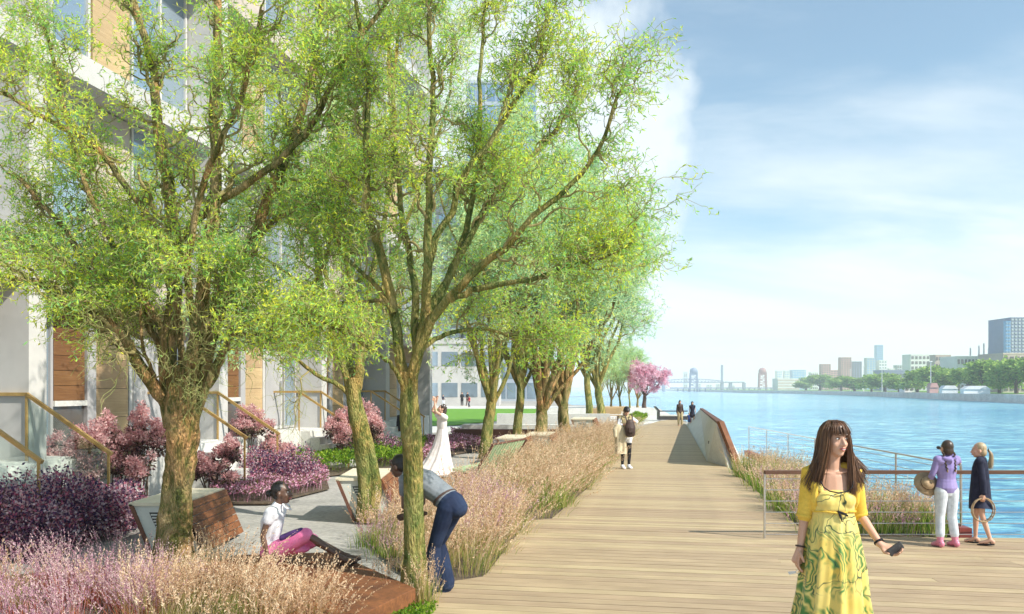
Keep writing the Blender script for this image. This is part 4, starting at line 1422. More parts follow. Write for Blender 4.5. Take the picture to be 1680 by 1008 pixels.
grassbed('river_grass', [G(1245, 800), (5.2, 14.5), (5.9, 12), (5.9, 11.5), G(1335, 876)], 'pinkish seed heads at the near end of the river grass bed', (0.35, 0.55), 9, 330, plume='plumep', blade='bladeg', psize=0.045, nper=12, stems=0.6, seed=10, w=0.007)
grassbed('meadow_grass', [G(585, 872), G(690, 835), G(650, 920), G(600, 900)], 'soft green grass between the leaning willow and the bending man', (0.34, 0.5), 12, 500, plume='plumep', blade='bladeg', psize=0.035, seed=12, w=0.006)
rng = np.random.default_rng(14)


def cover(name, poly, label, mat, hgt=0.28, dens=1500, size=0.05, cat='groundcover', mat2=None, bump=0.12):
    Q, d, cid = scatter(poly, dens)
    n = len(Q)
    f = lambda x, y: 0.5 + 0.5 * np.sin(x * 5.1 + 1.7 * np.sin(y * 3.3)) * np.sin(y * 4.3 + x)
    z = hgt * (0.35 + 0.65 * rng.random(n) ** 0.5) * (0.6 + 0.4 * f(Q[:, 0], Q[:, 1]))
    P = np.concatenate([Q, z[:, None]], 1)
    D = rng.normal(size=P.shape) + np.array([0, 0, 0.7])
    V, F = leafquads(P, D, size * rng.uniform(0.6, 1.3, n), size * 0.6)
    k = rng.random(n) < 0.06
    V2, F2, _ = blades(Q[k], d[k] * 0.2, z[k], 0.006, segs=2)
    V, F = join((V, F), (V2, F2))
    return link(name, fast_mesh(name, V, F), M[mat], kind='stuff', label=label, cat=cat)


cover('green_groundcover', bedF, 'bright green low planting in front of the townhouse stairs', 'box', 0.5, 800, 0.075)
cover('green_groundcover', [G(160, 812), G(260, 800), G(300, 775), G(215, 780), G(130, 800)], 'green groundcover beneath the smokebushes', 'box', 0.3, 1100, 0.06)
cover('pink_heather', bedG, 'low pink flowering heather strip behind the paved path', 'heather', 0.30, 1700, 0.05)
cover('pink_heather', bedH, 'faded pink planting strip left of the white dressed woman', 'heather', 0.35, 700, 0.08)
cover('pink_heather', [G(750, 735), G(800, 728), G(835, 722), G(820, 712), G(740, 716)], 'distant pink flower strip at the front of the lawn', 'heather', 0.35, 500, 0.09)
cover('green_groundcover', [G(1030, 690), G(1048, 700), G(1062, 688), G(1045, 682)], 'bright green tuft bed by the far end of the boardwalk', 'box', 0.35, 300, 0.12)
cover('turf_blades', [G(600, 1060), G(640, 999), G(718, 996), G(690, 1060)], 'small wedge of turf at the bottom beside the boardwalk', 'box', 0.06, 5000, 0.03, 'grass')
cover('small_weeds', bedE, 'low green weeds at the left edge below the purple shrubs', 'box', 0.12, 260, 0.06)


def shrub(name, base, H, W, label, kind, seed, group=None, nb=9, n=9000, leaf=0.03):
    global rng
    rng = np.random.default_rng(seed)
    root = empty(name, (base[0], base[1], -0.03), rng.uniform(0, 6), label=label, cat='shrub', group=group)
    blobs = []
    st = MB()
    for i in range(nb):
        a = 6.28 * i / nb + rng.uniform(-0.4, 0.4)
        rr = W / 2 * rng.uniform(0.1, 0.85)
        z = H * rng.uniform(0.38, 0.86) * (1 - 0.25 * rr / (W / 2))
        s = W * rng.uniform(0.14, 0.22)
        if kind == 'smoke':
            for q in range(4):
                blobs.append((rr * math.cos(a) + rng.normal() * s * 0.5, rr * math.sin(a) + rng.normal() * s * 0.5, z + q * s * 0.42, s * (0.75 - 0.14 * q), s * (0.75 - 0.14 * q), s * 0.42))
        else:
            blobs.append((rr * math.cos(a), rr * math.sin(a), z, s * 1.15, s * 1.15, s * 1.0))
            blobs.append((rr * math.cos(a) * 0.9, rr * math.sin(a) * 0.9, z * 0.5, s * 1.2, s * 1.2, s))
        st.tube([(rng.normal() * 0.04, rng.normal() * 0.04, 0), (rr * 0.4 * math.cos(a), rr * 0.4 * math.sin(a), z * 0.5), (rr * math.cos(a), rr * math.sin(a), z + s)], [0.018, 0.012, 0.005], 5, cap=False)
    st.obj('stems', M['barkd'], root)
    V, F = blob_leaves(blobs, n, leaf, 0.45 if kind == 'smoke' else 0.6, 0.35)
    link('plumes' if kind == 'smoke' else 'foliage', fast_mesh('f', V, F), M['smoke' if kind == 'smoke' else kind], root, kind='stuff')
    if kind == 'smoke':
        V, F = blob_leaves([(x, y, z * 0.86, a * 1.0, b * 1.0, c) for x, y, z, a, b, c in blobs], n // 9, leaf * 1.5, 0.6, 0.1)
        link('foliage', fast_mesh('f', V, F), M['smokeleaf'], root, kind='stuff')
    return root


def gp(px, Y):
    return ((px - 840) / FPX * Y, Y)


for i, (px, Yb, H, W, lb) in enumerate(((140, 13.6, 1.75, 1.2, 'tall smokebush with pink plumes in front of the dark panel, left of three'), (185, 14.3, 1.7, 1.1, 'tall smokebush with pink plumes, middle of three before the tan panel'),
                                       (232, 13.9, 1.75, 1.1, 'tall smokebush with pink plumes, nearest the large willow trunk'), (345, 15.2, 1.25, 0.95, 'small smokebush just right of the large willow trunk'),
                                       (405, 19.0, 1.6, 1.3, 'pale smokebush beside the second townhouse stair'), (452, 19.5, 1.0, 1.2, 'low greyish smokebush under the second brass handrail'),
                                       (565, 21.5, 1.75, 1.3, 'smokebush left of the leaning willow by the third townhouse'), (608, 22.5, 1.7, 1.3, 'smokebush right of the leaning willow by the third townhouse'))):
    shrub('smokebush', gp(px, Yb), H, W, lb, 'smoke', 200 + i, 'smokebushes by the townhouses', n=9000, leaf=0.055)
for i, (px, Yb, H, W, lb) in enumerate(((20, 10.7, 0.95, 1.3, 'dark purple barberry bush at the left edge'), (95, 11.2, 0.95, 1.2, 'purple barberry bush below the townhouse steps'), (150, 11.4, 0.85, 1.0, 'purple barberry bush with red tips left of the rust bench'),
                                       (195, 11.9, 0.75, 0.8, 'small purple barberry bush next to the rust bench'), (-40, 10.2, 0.9, 1.2, 'purple barberry bush cut by the left edge'), (60, 10.2, 0.75, 1.1, 'low purple barberry bush in front of the others at the left'),
                                       (420, 17.2, 0.7, 1.4, 'purple barberry bush under the second stair'), (480, 17.6, 0.75, 1.3, 'reddish barberry bush in front of the pale door'), (640, 23.5, 0.6, 1.6, 'low purple barberry left of the black dressed figure'))):
    shrub('barberry_bush', gp(px, Yb), H, W, lb, 'barberry', 300 + i, 'purple barberry bushes', nb=12, n=7500, leaf=0.05)

# ------------------------------------------------------------------ sculpted benches
def wedge_bench(loc, rz, sc, label, grille=True, wid=0.62, dep=1.5, H=0.6):
    root = empty('wedge_bench', (loc[0], loc[1], -0.05), rz, sc, label=label, cat='bench', group='wedge shaped benches')
    A_, B_, C_, D_ = (0, 0), (wid, 0), (wid - 0.25, H), (-0.25, H)
    MB().ext([(A_[0] + .02, 0), (B_[0] - .02, 0), (C_[0] - .02, H - .02), (D_[0] + .02, H - .02)], 0.0, dep).obj('body', M['benchside'], root)
    # brown steel frame round the side panel, 3 cm proud
    fr = MB()
    for (p, q) in ((A_, D_), (B_, C_)):
        fr.ext([(p[0] - .02, p[1]), (p[0] + .025, p[1]), (q[0] + .025, q[1]), (q[0] - .02, q[1])], -0.03, 0.0)
    fr.obj('side_frame', M['cortend'], root, kind='stuff')
    MB().ext([(D_[0] - .02, H - .018), (C_[0], H - .018), (C_[0] + .01, H + .02), (D_[0] - .02, H + .02)], -0.03, dep).obj('cap', M['cream'], root)
    # sloping seat back of boards
    n = 7
    for i in range(n):
        t0, t1 = i / n + .006, (i + 1) / n - .006
        x0, z0 = B_[0] + (C_[0] - B_[0]) * t0, H * t0
        x1, z1 = B_[0] + (C_[0] - B_[0]) * t1, H * t1
        nx, nz = 0.92 * .03, 0.38 * .03
        MB().ext([(x0, z0), (x0 + nx, z0 + nz), (x1 + nx, z1 + nz), (x1, z1)], -0.03, dep).obj('plank', M['corten'], root)
    if grille:
        MB().ext([(0.14, 0.12), (0.34, 0.12), (0.17, 0.50), (-0.03, 0.50)], -0.006, 0.02).obj('grille_back', M['darkmetal'], root)
        for i in range(10):
            z = 0.14 + i * 0.036
            x = 0.13 - (z - 0.12) * 0.42
            MB().box(x + 0.01, x + 0.20, -0.018, -0.004, z, z + 0.016).obj('louvre', M['benchside'], root)
    return root


wedge_bench((-4.37, 10.35), 0.0, 1.0, 'rust topped wedge bench behind the large willow trunk')
wedge_bench((G(580, 851)[0], 12.9), 0.02, 1.05, 'wedge bench with black louvres between the leaning willow and the paved path')
wedge_bench((G(832, 757)[0], 22.9), -0.15, 1.1, 'wedge bench with white side frame left of the vase shaped willows')
wedge_bench((G(878, 748)[0], 24.6), -0.15, 1.1, 'wedge bench directly behind the left vase shaped willow')
wedge_bench((G(948, 718)[0], 33.0), -0.15, 1.35, 'farthest wedge bench near the end of the grass bed')

# low rusted slab the girl sits on
slab = [(-3.15, 8.25), (-2.95, 9.15), (-1.95, 9.30), (-0.86, 7.62), (-1.30, 6.4), (-1.9, 6.4), (-2.25, 7.6)]
sb = empty('rusted_slab_bench', (-2, 8, 0), label='low rusted steel slab bench the seated girl sits on', cat='bench')
MB().prism([(x + 2, y - 8) for x, y in slab], -0.07, 0.17).obj('slab', M['corten'], sb, bevel=0.006)
MB().prism([((x + 2) * 0.97, (y - 8) * 0.97) for x, y in slab], -0.09, -0.07).obj('plinth', M['darkmetal'], sb)

# green slatted lounger
lx, ly = G(742, 793)
lg = empty('slatted_lounger', (lx, ly, -0.05), -0.35, label='pale green slatted lounger beside the feathery grass', cat='bench')
for i in range(12):
    y = i * 0.17
    mb = MB()
    prof = [(0.0, 0.36), (0.42, 0.30), (0.52, 0.33), (0.86, 0.86), (0.90, 0.84), (0.55, 0.27), (0.44, 0.24), (0.0, 0.30)]
    V = [(p[0], y + yy, p[1]) for yy in (0, 0.11) for p in prof]
    n = 8
    F = [(0, 1, 6, 7), (1, 2, 5, 6), (2, 3, 4, 5)] + [tuple(n + k for k in reversed(q)) for q in ((0, 1, 6, 7), (1, 2, 5, 6), (2, 3, 4, 5))] + [(i2, n + i2, n + (i2 + 1) % n, (i2 + 1) % n) for i2 in range(n)]
    mb.add(V, F).obj('slat', M['greenslat'], lg)
for y in (-0.04, 2.02):
    MB().bar((0.0, y, 0.25), (0.5, y, 0.25), 0.04, 0.06).bar((0.5, y, 0.25), (0.92, y, 0.86), 0.04, 0.05).bar((0.1, y, 0), (0.1, y, 0.25), 0.04, 0.05).bar((0.5, y, 0), (0.5, y, 0.25), 0.04, 0.05).obj('frame', M['cortend'], lg)
MB().bar((0.89, -0.04, 0.87), (0.89, 2.04, 0.87), 0.05, 0.03).obj('top_edge', M['cortend'], lg)

# long pale planter walls and dark red seats between lawn and grass bed
MB().box(-2.2, 2.2, -0.35, 0.35, -0.09, 0.55).obj('planter_wall', M['kerb'], loc=(G(850, 712)[0], 33.5, 0), rot=(0, 0, -0.12), label='long pale stone planter wall behind the willow row', cat='wall')
MB().box(-2.6, 2.8, -0.3, 0.3, -0.09, 0.75).obj('planter_wall', M['kerb'], loc=(G(900, 700)[0], 41, 0), rot=(0, 0, -0.1), label='higher pale stone wall at the near edge of the lawn', cat='wall')
ds = empty('red_bench', (G(835, 716)[0], 30.5, 0), -0.08, label='long dark red steel bench in front of the pale planter wall', cat='bench')
MB().box(-1.9, 2.0, -0.25, 0.25, 0.28, 0.50).obj('seat', M['cortend'], ds)
for x in (-1.5, 0, 1.6):
    MB().box(x - .06, x + .06, -0.2, 0.2, -0.09, 0.28).obj('leg', M['darkmetal'], ds)
MB().box(-4.5, 4.0, -0.3, 0.3, -0.09, 0.5).obj('planter_wall', M['kerb'], loc=(G(1020, 690)[0], 64, 0), rot=(0, 0, 0.0), label='pale low wall across the end of the boardwalk', cat='wall')
for i, (px, Yb) in enumerate(((992, 50), (1005, 55))):
    b = empty('timber_bench', ((px - 840) / FPX * Yb, Yb, -0.05), 0.2 * i, 1.0, label=('left' if i == 0 else 'right') + ' one of two tan timber benches beneath the plaza trees', cat='bench', group='timber benches on the plaza')
    for k in range(4):
        MB().box(-1.0, 1.0, -0.26 + k * .14, -0.14 + k * .14, 0.42, 0.46).obj('slat', M['tanwood'], b)
    for x in (-0.8, 0.8):
        MB().box(x - .05, x + .05, -0.22, 0.22, 0, 0.42).obj('leg', M['cortend'], b)
    MB().box(-1.0, 1.0, 0.28, 0.32, 0.5, 0.85).obj('backrest', M['tanwood'], b)
# black and white lounge bench at the far end of the deck
x, y = G(1088, 689)
b = empty('black_bench', (x, y, 0), 0.0, 1.0, label='black bench with pale seat at the far end of the boardwalk', cat='bench')
MB().box(-0.3, 1.6, -0.3, 0.3, 0.0, 0.22).obj('base', M['darkmetal'], b)
MB().box(-0.28, 1.7, -0.33, 0.33, 0.24, 0.32).obj('seat', M['kerb'], b)
MB().ext([(-0.34, 0.0), (-0.26, 0.0), (-0.26, 0.6), (-0.5, 0.85), (-0.56, 0.82), (-0.34, 0.55)], -0.33, 0.33).obj('backrest', M['darkmetal'], b)
MB().box(-0.2, 1.6, 0.28, 0.34, 0.5, 0.57).obj('armrest', M['darkmetal'], b)

# ------------------------------------------------------------------ people
M['skin'] = surf('fair skin', (0.60, 0.33, 0.22), (0.68, 0.40, 0.28), scale=6, rough=0.5, fine=0.03)
M['skintan'] = surf('tanned skin', (0.56, 0.30, 0.19), (0.66, 0.38, 0.26), scale=6, rough=0.5, fine=0.03)
M['skindark'] = surf('dark skin', (0.10, 0.052, 0.033), (0.16, 0.086, 0.056), scale=6, rough=0.42, fine=0.03)
M['hairbrown'] = surf('brown hair', (0.05, 0.022, 0.011), (0.20, 0.095, 0.04), scale=3, rough=0.4, stretch=(9, 9, 0.6), fine=0.3)
M['hairblack'] = surf('black hair', (0.008, 0.007, 0.007), (0.022, 0.018, 0.016), scale=12, rough=0.4, stretch=(4, 4, 0.6))
M['hairdark'] = surf('dark brown hair', (0.03, 0.02, 0.014), (0.075, 0.045, 0.03), scale=12, rough=0.45, stretch=(4, 4, 0.8))
M['hairblond'] = surf('blond hair', (0.34, 0.24, 0.13), (0.52, 0.40, 0.25), scale=12, rough=0.45, stretch=(4, 4, 0.8))
M['lip'] = surf('lips', (0.45, 0.11, 0.09), rough=0.35, fine=0.02)
M['eyew'] = surf('eye white', (0.7, 0.68, 0.65), rough=0.2, fine=0.01)
M['eyed'] = surf('dark iris', (0.02, 0.012, 0.008), rough=0.1)


def cloth(name, c1, c2=None, scale=5, rough=0.85, bump=0.25, weave=0.1):
    return surf(name, c1, c2, scale=scale, rough=rough, bump=bump, bscale=14, fine=weave, spec=0.25)


M['yellow'] = cloth('mustard cardigan knit', (0.68, 0.43, 0.05), (0.82, 0.56, 0.10))
M['blackc'] = cloth('black cloth', (0.012, 0.012, 0.014), (0.03, 0.03, 0.035))
M['navy'] = cloth('navy coat cloth', (0.010, 0.012, 0.028), (0.03, 0.033, 0.06))
M['purple'] = cloth('lilac sweatshirt', (0.24, 0.19, 0.42), (0.34, 0.28, 0.53))
M['lightjean'] = cloth('bleached denim', (0.48, 0.52, 0.56), (0.72, 0.75, 0.78), scale=9)
M['boot'] = surf('pink rubber boot', (0.62, 0.18, 0.28), (0.72, 0.26, 0.36), rough=0.3)
M['denim'] = cloth('dark blue denim', (0.008, 0.014, 0.038), (0.025, 0.042, 0.09), scale=5)
M['greyshirt'] = cloth('grey shirt', (0.15, 0.17, 0.19), (0.24, 0.26, 0.28))
M['whitec'] = cloth('white cotton', (0.70, 0.70, 0.72), (0.80, 0.80, 0.82))
M['pink'] = cloth('hot pink cotton', (0.82, 0.16, 0.36), (0.92, 0.30, 0.50))
M['violet'] = cloth('violet cloth', (0.07, 0.03, 0.13), (0.12, 0.06, 0.2))
M['beige'] = cloth('beige trench cloth', (0.52, 0.43, 0.27), (0.66, 0.57, 0.40))
M['khaki'] = cloth('khaki cloth', (0.40, 0.32, 0.17), (0.52, 0.43, 0.25))
M['brownc'] = cloth('dark brown leather', (0.04, 0.024, 0.02), (0.08, 0.05, 0.04), rough=0.5)
M['lace'] = cloth('ivory lace', (0.66, 0.58, 0.54), (0.80, 0.74, 0.70), scale=10)
M['straw'] = cloth('straw', (0.30, 0.20, 0.11), (0.45, 0.32, 0.19), scale=14, bump=0.8)
M['redc'] = cloth('red cloth', (0.5, 0.05, 0.06))
M['bluec'] = cloth('blue cloth', (0.06, 0.10, 0.30))


def dress_mat():
    """yellow silk printed with loose green ink leaves and stems"""
    m, nt = new_mat('yellow silk with green leaf print')
    t = nd(nt, 'ShaderNodeTexCoord')
    dn = nd(nt, 'ShaderNodeTexNoise', {'Vector': t.outputs['Object'], 'Scale': 3.2, 'Detail': 3})
    dv = nd(nt, 'ShaderNodeVectorMath', {0: dn.outputs['Color'], 'Scale': 0.55}, operation='SCALE')
    ps = nd(nt, 'ShaderNodeVectorMath', {0: t.outputs['Object'], 1: dv.outputs[0]}, operation='ADD')
    mp = nd(nt, 'ShaderNodeMapping', {'Vector': ps.outputs[0], 'Scale': (1.0, 0.35, 0.62)})
    v = nd(nt, 'ShaderNodeTexVoronoi', {'Vector': mp.outputs[0], 'Scale': 7.5}, feature='DISTANCE_TO_EDGE')
    line = nd(nt, 'ShaderNodeMapRange', {'Value': v.outputs['Distance'], 'From Min': 0.006, 'From Max': 0.024, 'To Min': 1.0, 'To Max': 0.0})
    mk = nd(nt, 'ShaderNodeTexNoise', {'Vector': t.outputs['Object'], 'Scale': 2.4, 'Detail': 2})
    mk2 = nd(nt, 'ShaderNodeMapRange', {'Value': mk.outputs['Fac'], 'From Min': 0.38, 'From Max': 0.5})
    l2 = nd(nt, 'ShaderNodeMath', {0: line.outputs[0], 1: mk2.outputs[0]}, operation='MULTIPLY')
    # green brushed patches
    w = nd(nt, 'ShaderNodeTexWave', {'Vector': mp.outputs[0], 'Scale': 9, 'Distortion': 8, 'Detail': 5})
    pn = nd(nt, 'ShaderNodeTexNoise', {'Vector': ps.outputs[0], 'Scale': 4.3, 'Detail': 2})
    pf = nd(nt, 'ShaderNodeMapRange', {'Value': pn.outputs['Fac'], 'From Min': 0.44, 'From Max': 0.52})
    wf = nd(nt, 'ShaderNodeMath', {0: w.outputs['Fac'], 1: pf.outputs[0]}, operation='MULTIPLY')
    sp = nd(nt, 'ShaderNodeSeparateXYZ', {0: t.outputs['Object']})
    hh = nd(nt, 'ShaderNodeMapRange', {'Value': sp.outputs[2], 'From Min': 1.18, 'From Max': 0.95})
    wf2 = nd(nt, 'ShaderNodeMath', {0: wf.outputs[0], 1: hh.outputs[0]}, operation='MULTIPLY')
    base = ramp(nt, dn.outputs['Fac'], [(0.3, (0.66, 0.43, 0.04)), (0.7, (0.82, 0.68, 0.22))])
    m1 = nd(nt, 'ShaderNodeMix', {'Factor': wf2.outputs[0]}, data_type='RGBA')
    nt.links.new(base, m1.inputs['A'])
    m1.inputs['B'].default_value = (0.05, 0.19, 0.03, 1)
    m2 = nd(nt, 'ShaderNodeMix', {'Factor': l2.outputs[0]}, data_type='RGBA')
    nt.links.new(m1.outputs['Result'], m2.inputs['A'])
    m2.inputs['B'].default_value = (0.02, 0.06, 0.02, 1)
    b = nd(nt, 'ShaderNodeBsdfPrincipled', {'Base Color': m2.outputs['Result'], 'Roughness': 0.55, 'Sheen Weight': 0.3})
    nd(nt, 'ShaderNodeOutputMaterial', {'Surface': b.outputs[0]})
    return m


M['dress'] = dress_mat()


def blend(name, prims, voxel, mat, parent, smooth=3, fac=0.5):
    """weld overlapping shapes into one continuous skin"""
    mb = MB()
    for V, F in prims:
        mb.add(V, F)
    me = bpy.data.meshes.new('tmp')
    me.from_pydata(np.concatenate(mb.v).tolist(), [], mb.f)
    me.update()
    o = bpy.data.objects.new('tmp', me)
    COL.objects.link(o)
    r_ = o.modifiers.new('r', 'REMESH')
    r_.mode = 'VOXEL'
    r_.voxel_size = voxel
    s_ = o.modifiers.new('s', 'SMOOTH')
    s_.iterations = smooth
    s_.factor = fac
    dg = bpy.context.evaluated_depsgraph_get()
    ev = o.evaluated_get(dg)
    nm = bpy.data.meshes.new_from_object(ev)
    bpy.data.objects.remove(o)
    nm.polygons.foreach_set('use_smooth', np.ones(len(nm.polygons), dtype=bool))
    nm.materials.clear()
    nm.materials.append(mat)
    nm.name = name
    return link(name, nm, mat, parent)


def V3(*a):
    return np.array(a, float)


def nrm(v):
    v = np.asarray(v, float)
    return v / (np.linalg.norm(v) + 1e-9)


def std():
    """joints of a 1.7 m standing figure facing -Y; L is +X"""
    J = dict(pelvis=V3(0, 0, .93), waist=V3(0, 0, 1.07), chest=V3(0, 0, 1.25), neck=V3(0, .01, 1.43), head=V3(0, -.01, 1.585), face=V3(0, -1, 0), up=V3(0, 0, 1))
    for s, k in ((1, 'L'), (-1, 'R')):
        J['sh' + k] = V3(.155 * s, .01, 1.375)
        J['el' + k] = V3(.20 * s, .03, 1.11)
        J['wr' + k] = V3(.22 * s, -.04, .88)
        J['hd' + k] = V3(0, -.2, -1)
        J['hip' + k] = V3(.085 * s, 0, .90)
        J['kn' + k] = V3(.095 * s, -.015, .49)
        J['an' + k] = V3(.095 * s, .03, .085)
        J['toe' + k] = V3(.02 * s, -1, -.12)
    return J


def torso(J, g=0.0, lo=0, hi=5, wide=1.0):
    P = [J['pelvis'] - nrm(J['waist'] - J['pelvis']) * .06, J['pelvis'], J['waist'], J['chest'], (J['chest'] * .35 + J['neck'] * .65), J['neck']]
    Rr = [(.125, .095), (.158, .108), (.118, .085), (.142, .102), (.125, .08), (.052, .052)]
    Rr = [(a * wide + g, b * wide + g) for a, b in Rr]
    out = [tube(P[lo:hi + 1], Rr[lo:hi + 1], 16)]
    if hi >= 4:
        out.append(tube([J['shR'], J['shL']], [.052 + g, .052 + g], 12))
        out.append(tube([J['shR'] * .75 + J['chest'] * .25, J['shL'] * .75 + J['chest'] * .25], [(.07 + g, .06 + g)] * 2, 12))
    return out


def lerp(a, b, t):
    return a * (1 - t) + b * t


def arm(J, k, g=0.0, end=1.0, thick=1.0):
    a, b, c = J['sh' + k], J['el' + k], J['wr' + k]
    pts = [a, lerp(a, b, .4), b, lerp(b, c, .3), c]
    r = [.046, .041, .034, .034, .023]
    if end <= .5:
        pts = [a, lerp(a, b, end)]
        r = [.046, .042]
    elif end < 1:
        pts = [a, lerp(a, b, .4), b, lerp(b, c, (end - .5) * 2)]
        r = r[:3] + [.03]
    return [tube(pts, [x * thick + g for x in r], 12)]


def leg(J, k, g=0.0, end=1.0, thick=1.0, flare=0.0, rr=None):
    a, b, c = J['hip' + k], J['kn' + k], J['an' + k]
    pts = [a, lerp(a, b, .35), b, lerp(b, c, .3), c]
    r = [.088, .078, .053, .053, .036 + flare]
    if flare:
        r = [.088, .078, .056, .058 + flare * .3, .05 + flare]
    if end <= .5:
        pts = [a, lerp(a, b, min(.35, end)), lerp(a, b, end * 2)]
        r = r[:2] + [.06]
    elif end < 1:
        pts = [a, lerp(a, b, .35), b, lerp(b, c, (end - .5) * 2)]
        r = r[:3] + [.05]
    return [tube(pts, [x * thick + g for x in r], 14)]


def foot(J, k, g=0.0, L=.15):
    c = J['an' + k]
    d = nrm(J['toe' + k])
    return [tube([c, c + d * .05 + V3(0, 0, -.03), c + d * L + V3(0, 0, -.042)], [.036 + g, (.042 + g, .036 + g), (.042 + g, .022 + g)], 12),
            ell(c + V3(0, 0, -.035) - d * .03, (.034 + g, .04 + g, .04 + g))]


def hand(J, k, r=.0095, curl=.6, side=None):
    w = J['wr' + k]
    d = nrm(J['hd' + k])
    sx = 1 if k == 'L' else -1
    n = V3(-sx, 0, 0)                      # palm looks at the thigh
    if side is not None:
        n = nrm(side)
    n = nrm(n - d * n.dot(d))
    a = np.cross(d, n)                       # across the palm
    if a[1] > 0:
        a = -a                               # thumb side forward
    out = [tube([w - d * .01, w + d * .03, w + d * .085], [.023, (.030, .017), (.038, .015)], 10)]
    Rm = np.stack([a, d, n], 1)
    out.append(ell(w + d * .055, (.038, .045, .015), Rm))
    for i, (o_, L) in enumerate(((.030, .068), (.011, .078), (-.009, .072), (-.028, .056))):
        p0 = w + d * .08 + a * o_
        p1 = p0 + nrm(d + n * curl * .5) * L * .42
        p2 = p1 + nrm(d + n * curl * 1.6) * L * .33
        p3 = p2 + nrm(d * .6 + n * curl * 2.6) * L * .28
        out.append(tube([p0 - d * .02, p0, p1, p2, p3], [r, r, r * .93, r * .88, r * .8], 8))
    t0 = w + d * .025 + a * .026
    t1 = t0 + nrm(d * .7 + a * .8 + n * .3) * .035
    t2 = t1 + nrm(d * .9 + a * .2 + n * .6) * .03
    out.append(tube([w + d * .02, t0, t1, t2], [r * 1.3, r * 1.3, r * 1.1, r * .9], 8))
    return out


def hframe(J):
    f = nrm(J['face'])
    u = nrm(J['up'] - f * np.dot(J['up'], f))
    r_ = np.cross(u, f)
    if r_[0] < 0:
        r_ = -r_
    return np.stack([r_, f, u], 1)          # columns: right, forward, up


def head(J, k=1.0):
    H = hframe(J)
    c = J['head']
    q = lambda x, y, z: c + H @ (V3(x, y, z) * k)
    E = lambda p, r_: ell(q(*p), tuple(v * k for v in r_), H)
    out = [E((0, -.015, .025), (.072, .09, .092)), E((0, .03, -.02), (.057, .056, .085)), E((0, .045, -.083), (.030, .030, .024)), E((0, .02, -.06), (.050, .05, .04)),
           E((.034, .055, -.025), (.022, .022, .022)), E((-.034, .055, -.025), (.022, .022, .022)), E((0, .066, .037), (.048, .018, .013)),
           E((.074, -.005, -.012), (.010, .018, .03)), E((-.074, -.005, -.012), (.010, .018, .03)),
           tube([q(0, .080, .018), q(0, .095, -.008), q(0, .104, -.026)], [.008 * k, .010 * k, .013 * k], 8), E((.011, .088, -.031), (.008, .009, .007)), E((-.011, .088, -.031), (.008, .009, .007)),
           E((0, .083, -.058), (.021, .012, .013))]
    out.append(tube([J['neck'] - V3(0, 0, .03), lerp(J['neck'], c + H @ V3(0, -.02, -.07) * k, .5), q(0, -.012, -.06)], [.056, .049, .052], 12))
    return out, H, q


def face_bits(J, root, mat_brow, k=1.0, lips=True):
    H = hframe(J)
    c = J['head']
    q = lambda x, y, z: c + H @ (V3(x, y, z) * k)
    for s in (-1, 1):
        V, F = ell(q(.030 * s, .0765, .012), (.0135 * k, .008 * k, .0062 * k), H, 12, 8)
        e = MB().add(V, F).obj('eye', M['eyew'], root, smooth=True)
        V, F = ell(q(.030 * s + .002, .0835, .012), (.0070 * k, .003 * k, .0062 * k), H, 10, 6)
        MB().add(V, F).obj('iris', M['eyed'], e, smooth=True)
        MB().tube([q(.013 * s, .090, .033), q(.030 * s, .089, .039), q(.047 * s, .074, .034)], [.0028 * k, .0032 * k, .002 * k], 6).obj('eyebrow', mat_brow, root)
        MB().tube([q(.016 * s, .0845, .016), q(.030 * s, .0855, .0205), q(.045 * s, .0745, .015)], [.0018 * k] * 3, 5).obj('lashes', mat_brow, root)
    if lips:
        mb = MB().tube([q(-.024, .083, -.052), q(-.008, .0965, -.0505), q(0, .0965, -.052), q(.008, .0965, -.0505), q(.024, .083, -.052)], [.002 * k, .0042 * k, .0036 * k, .0042 * k, .002 * k], 8)
        mb.tube([q(-.021, .083, -.056), q(0, .0945, -.064), q(.021, .083, -.056)], [.002 * k, .0055 * k, .002 * k], 8)
        mb.obj('lips', M['lip'], root, smooth=True)
        MB().add(*ell(q(0, .0935, -.0565), (.015 * k, .004 * k, .0028 * k), H, 10, 6)).obj('teeth', M['eyew'], root)


def loft(rings, n=72, fold=0.0, nf=9, ph=0.0, hem=0.0, twist=0.0):
    """cloth surface through rings (centre, rx, ry, fold amount), doubled for thickness"""
    V = []
    m = len(rings)
    for layer in (0, 1):
        for i, (c, rx, ry, fa) in enumerate(rings):
            for k in range(n):
                t = 2 * math.pi * k / n
                f = 1 + fa * (math.sin(nf * t + ph + twist * i) * .6 + math.sin((nf * 1.7 // 1) * t + 2.1 + i * .25) * .4) - layer * 0.012
                V.append(c + V3(rx * f * math.cos(t), ry * f * math.sin(t), hem * math.sin(2 * t + 1) * (i == m - 1)))
    F = []
    for layer in (0, 1):
        o = layer * m * n
        for i in range(m - 1):
            for k in range(n):
                q_ = (o + i * n + k, o + i * n + (k + 1) % n, o + (i + 1) * n + (k + 1) % n, o + (i + 1) * n + k)
                F.append(q_ if layer else q_[::-1])
    for k in range(n):
        a = (m - 1) * n + k
        b = (m - 1) * n + (k + 1) % n
        F.append((a, b, b + m * n, a + m * n))
    return np.array(V), F


def loft_obj(name, rings, mat, parent, **k):
    V, F = loft(rings, **k)
    return MB().add(V, F).obj(name, mat, parent, smooth=True)


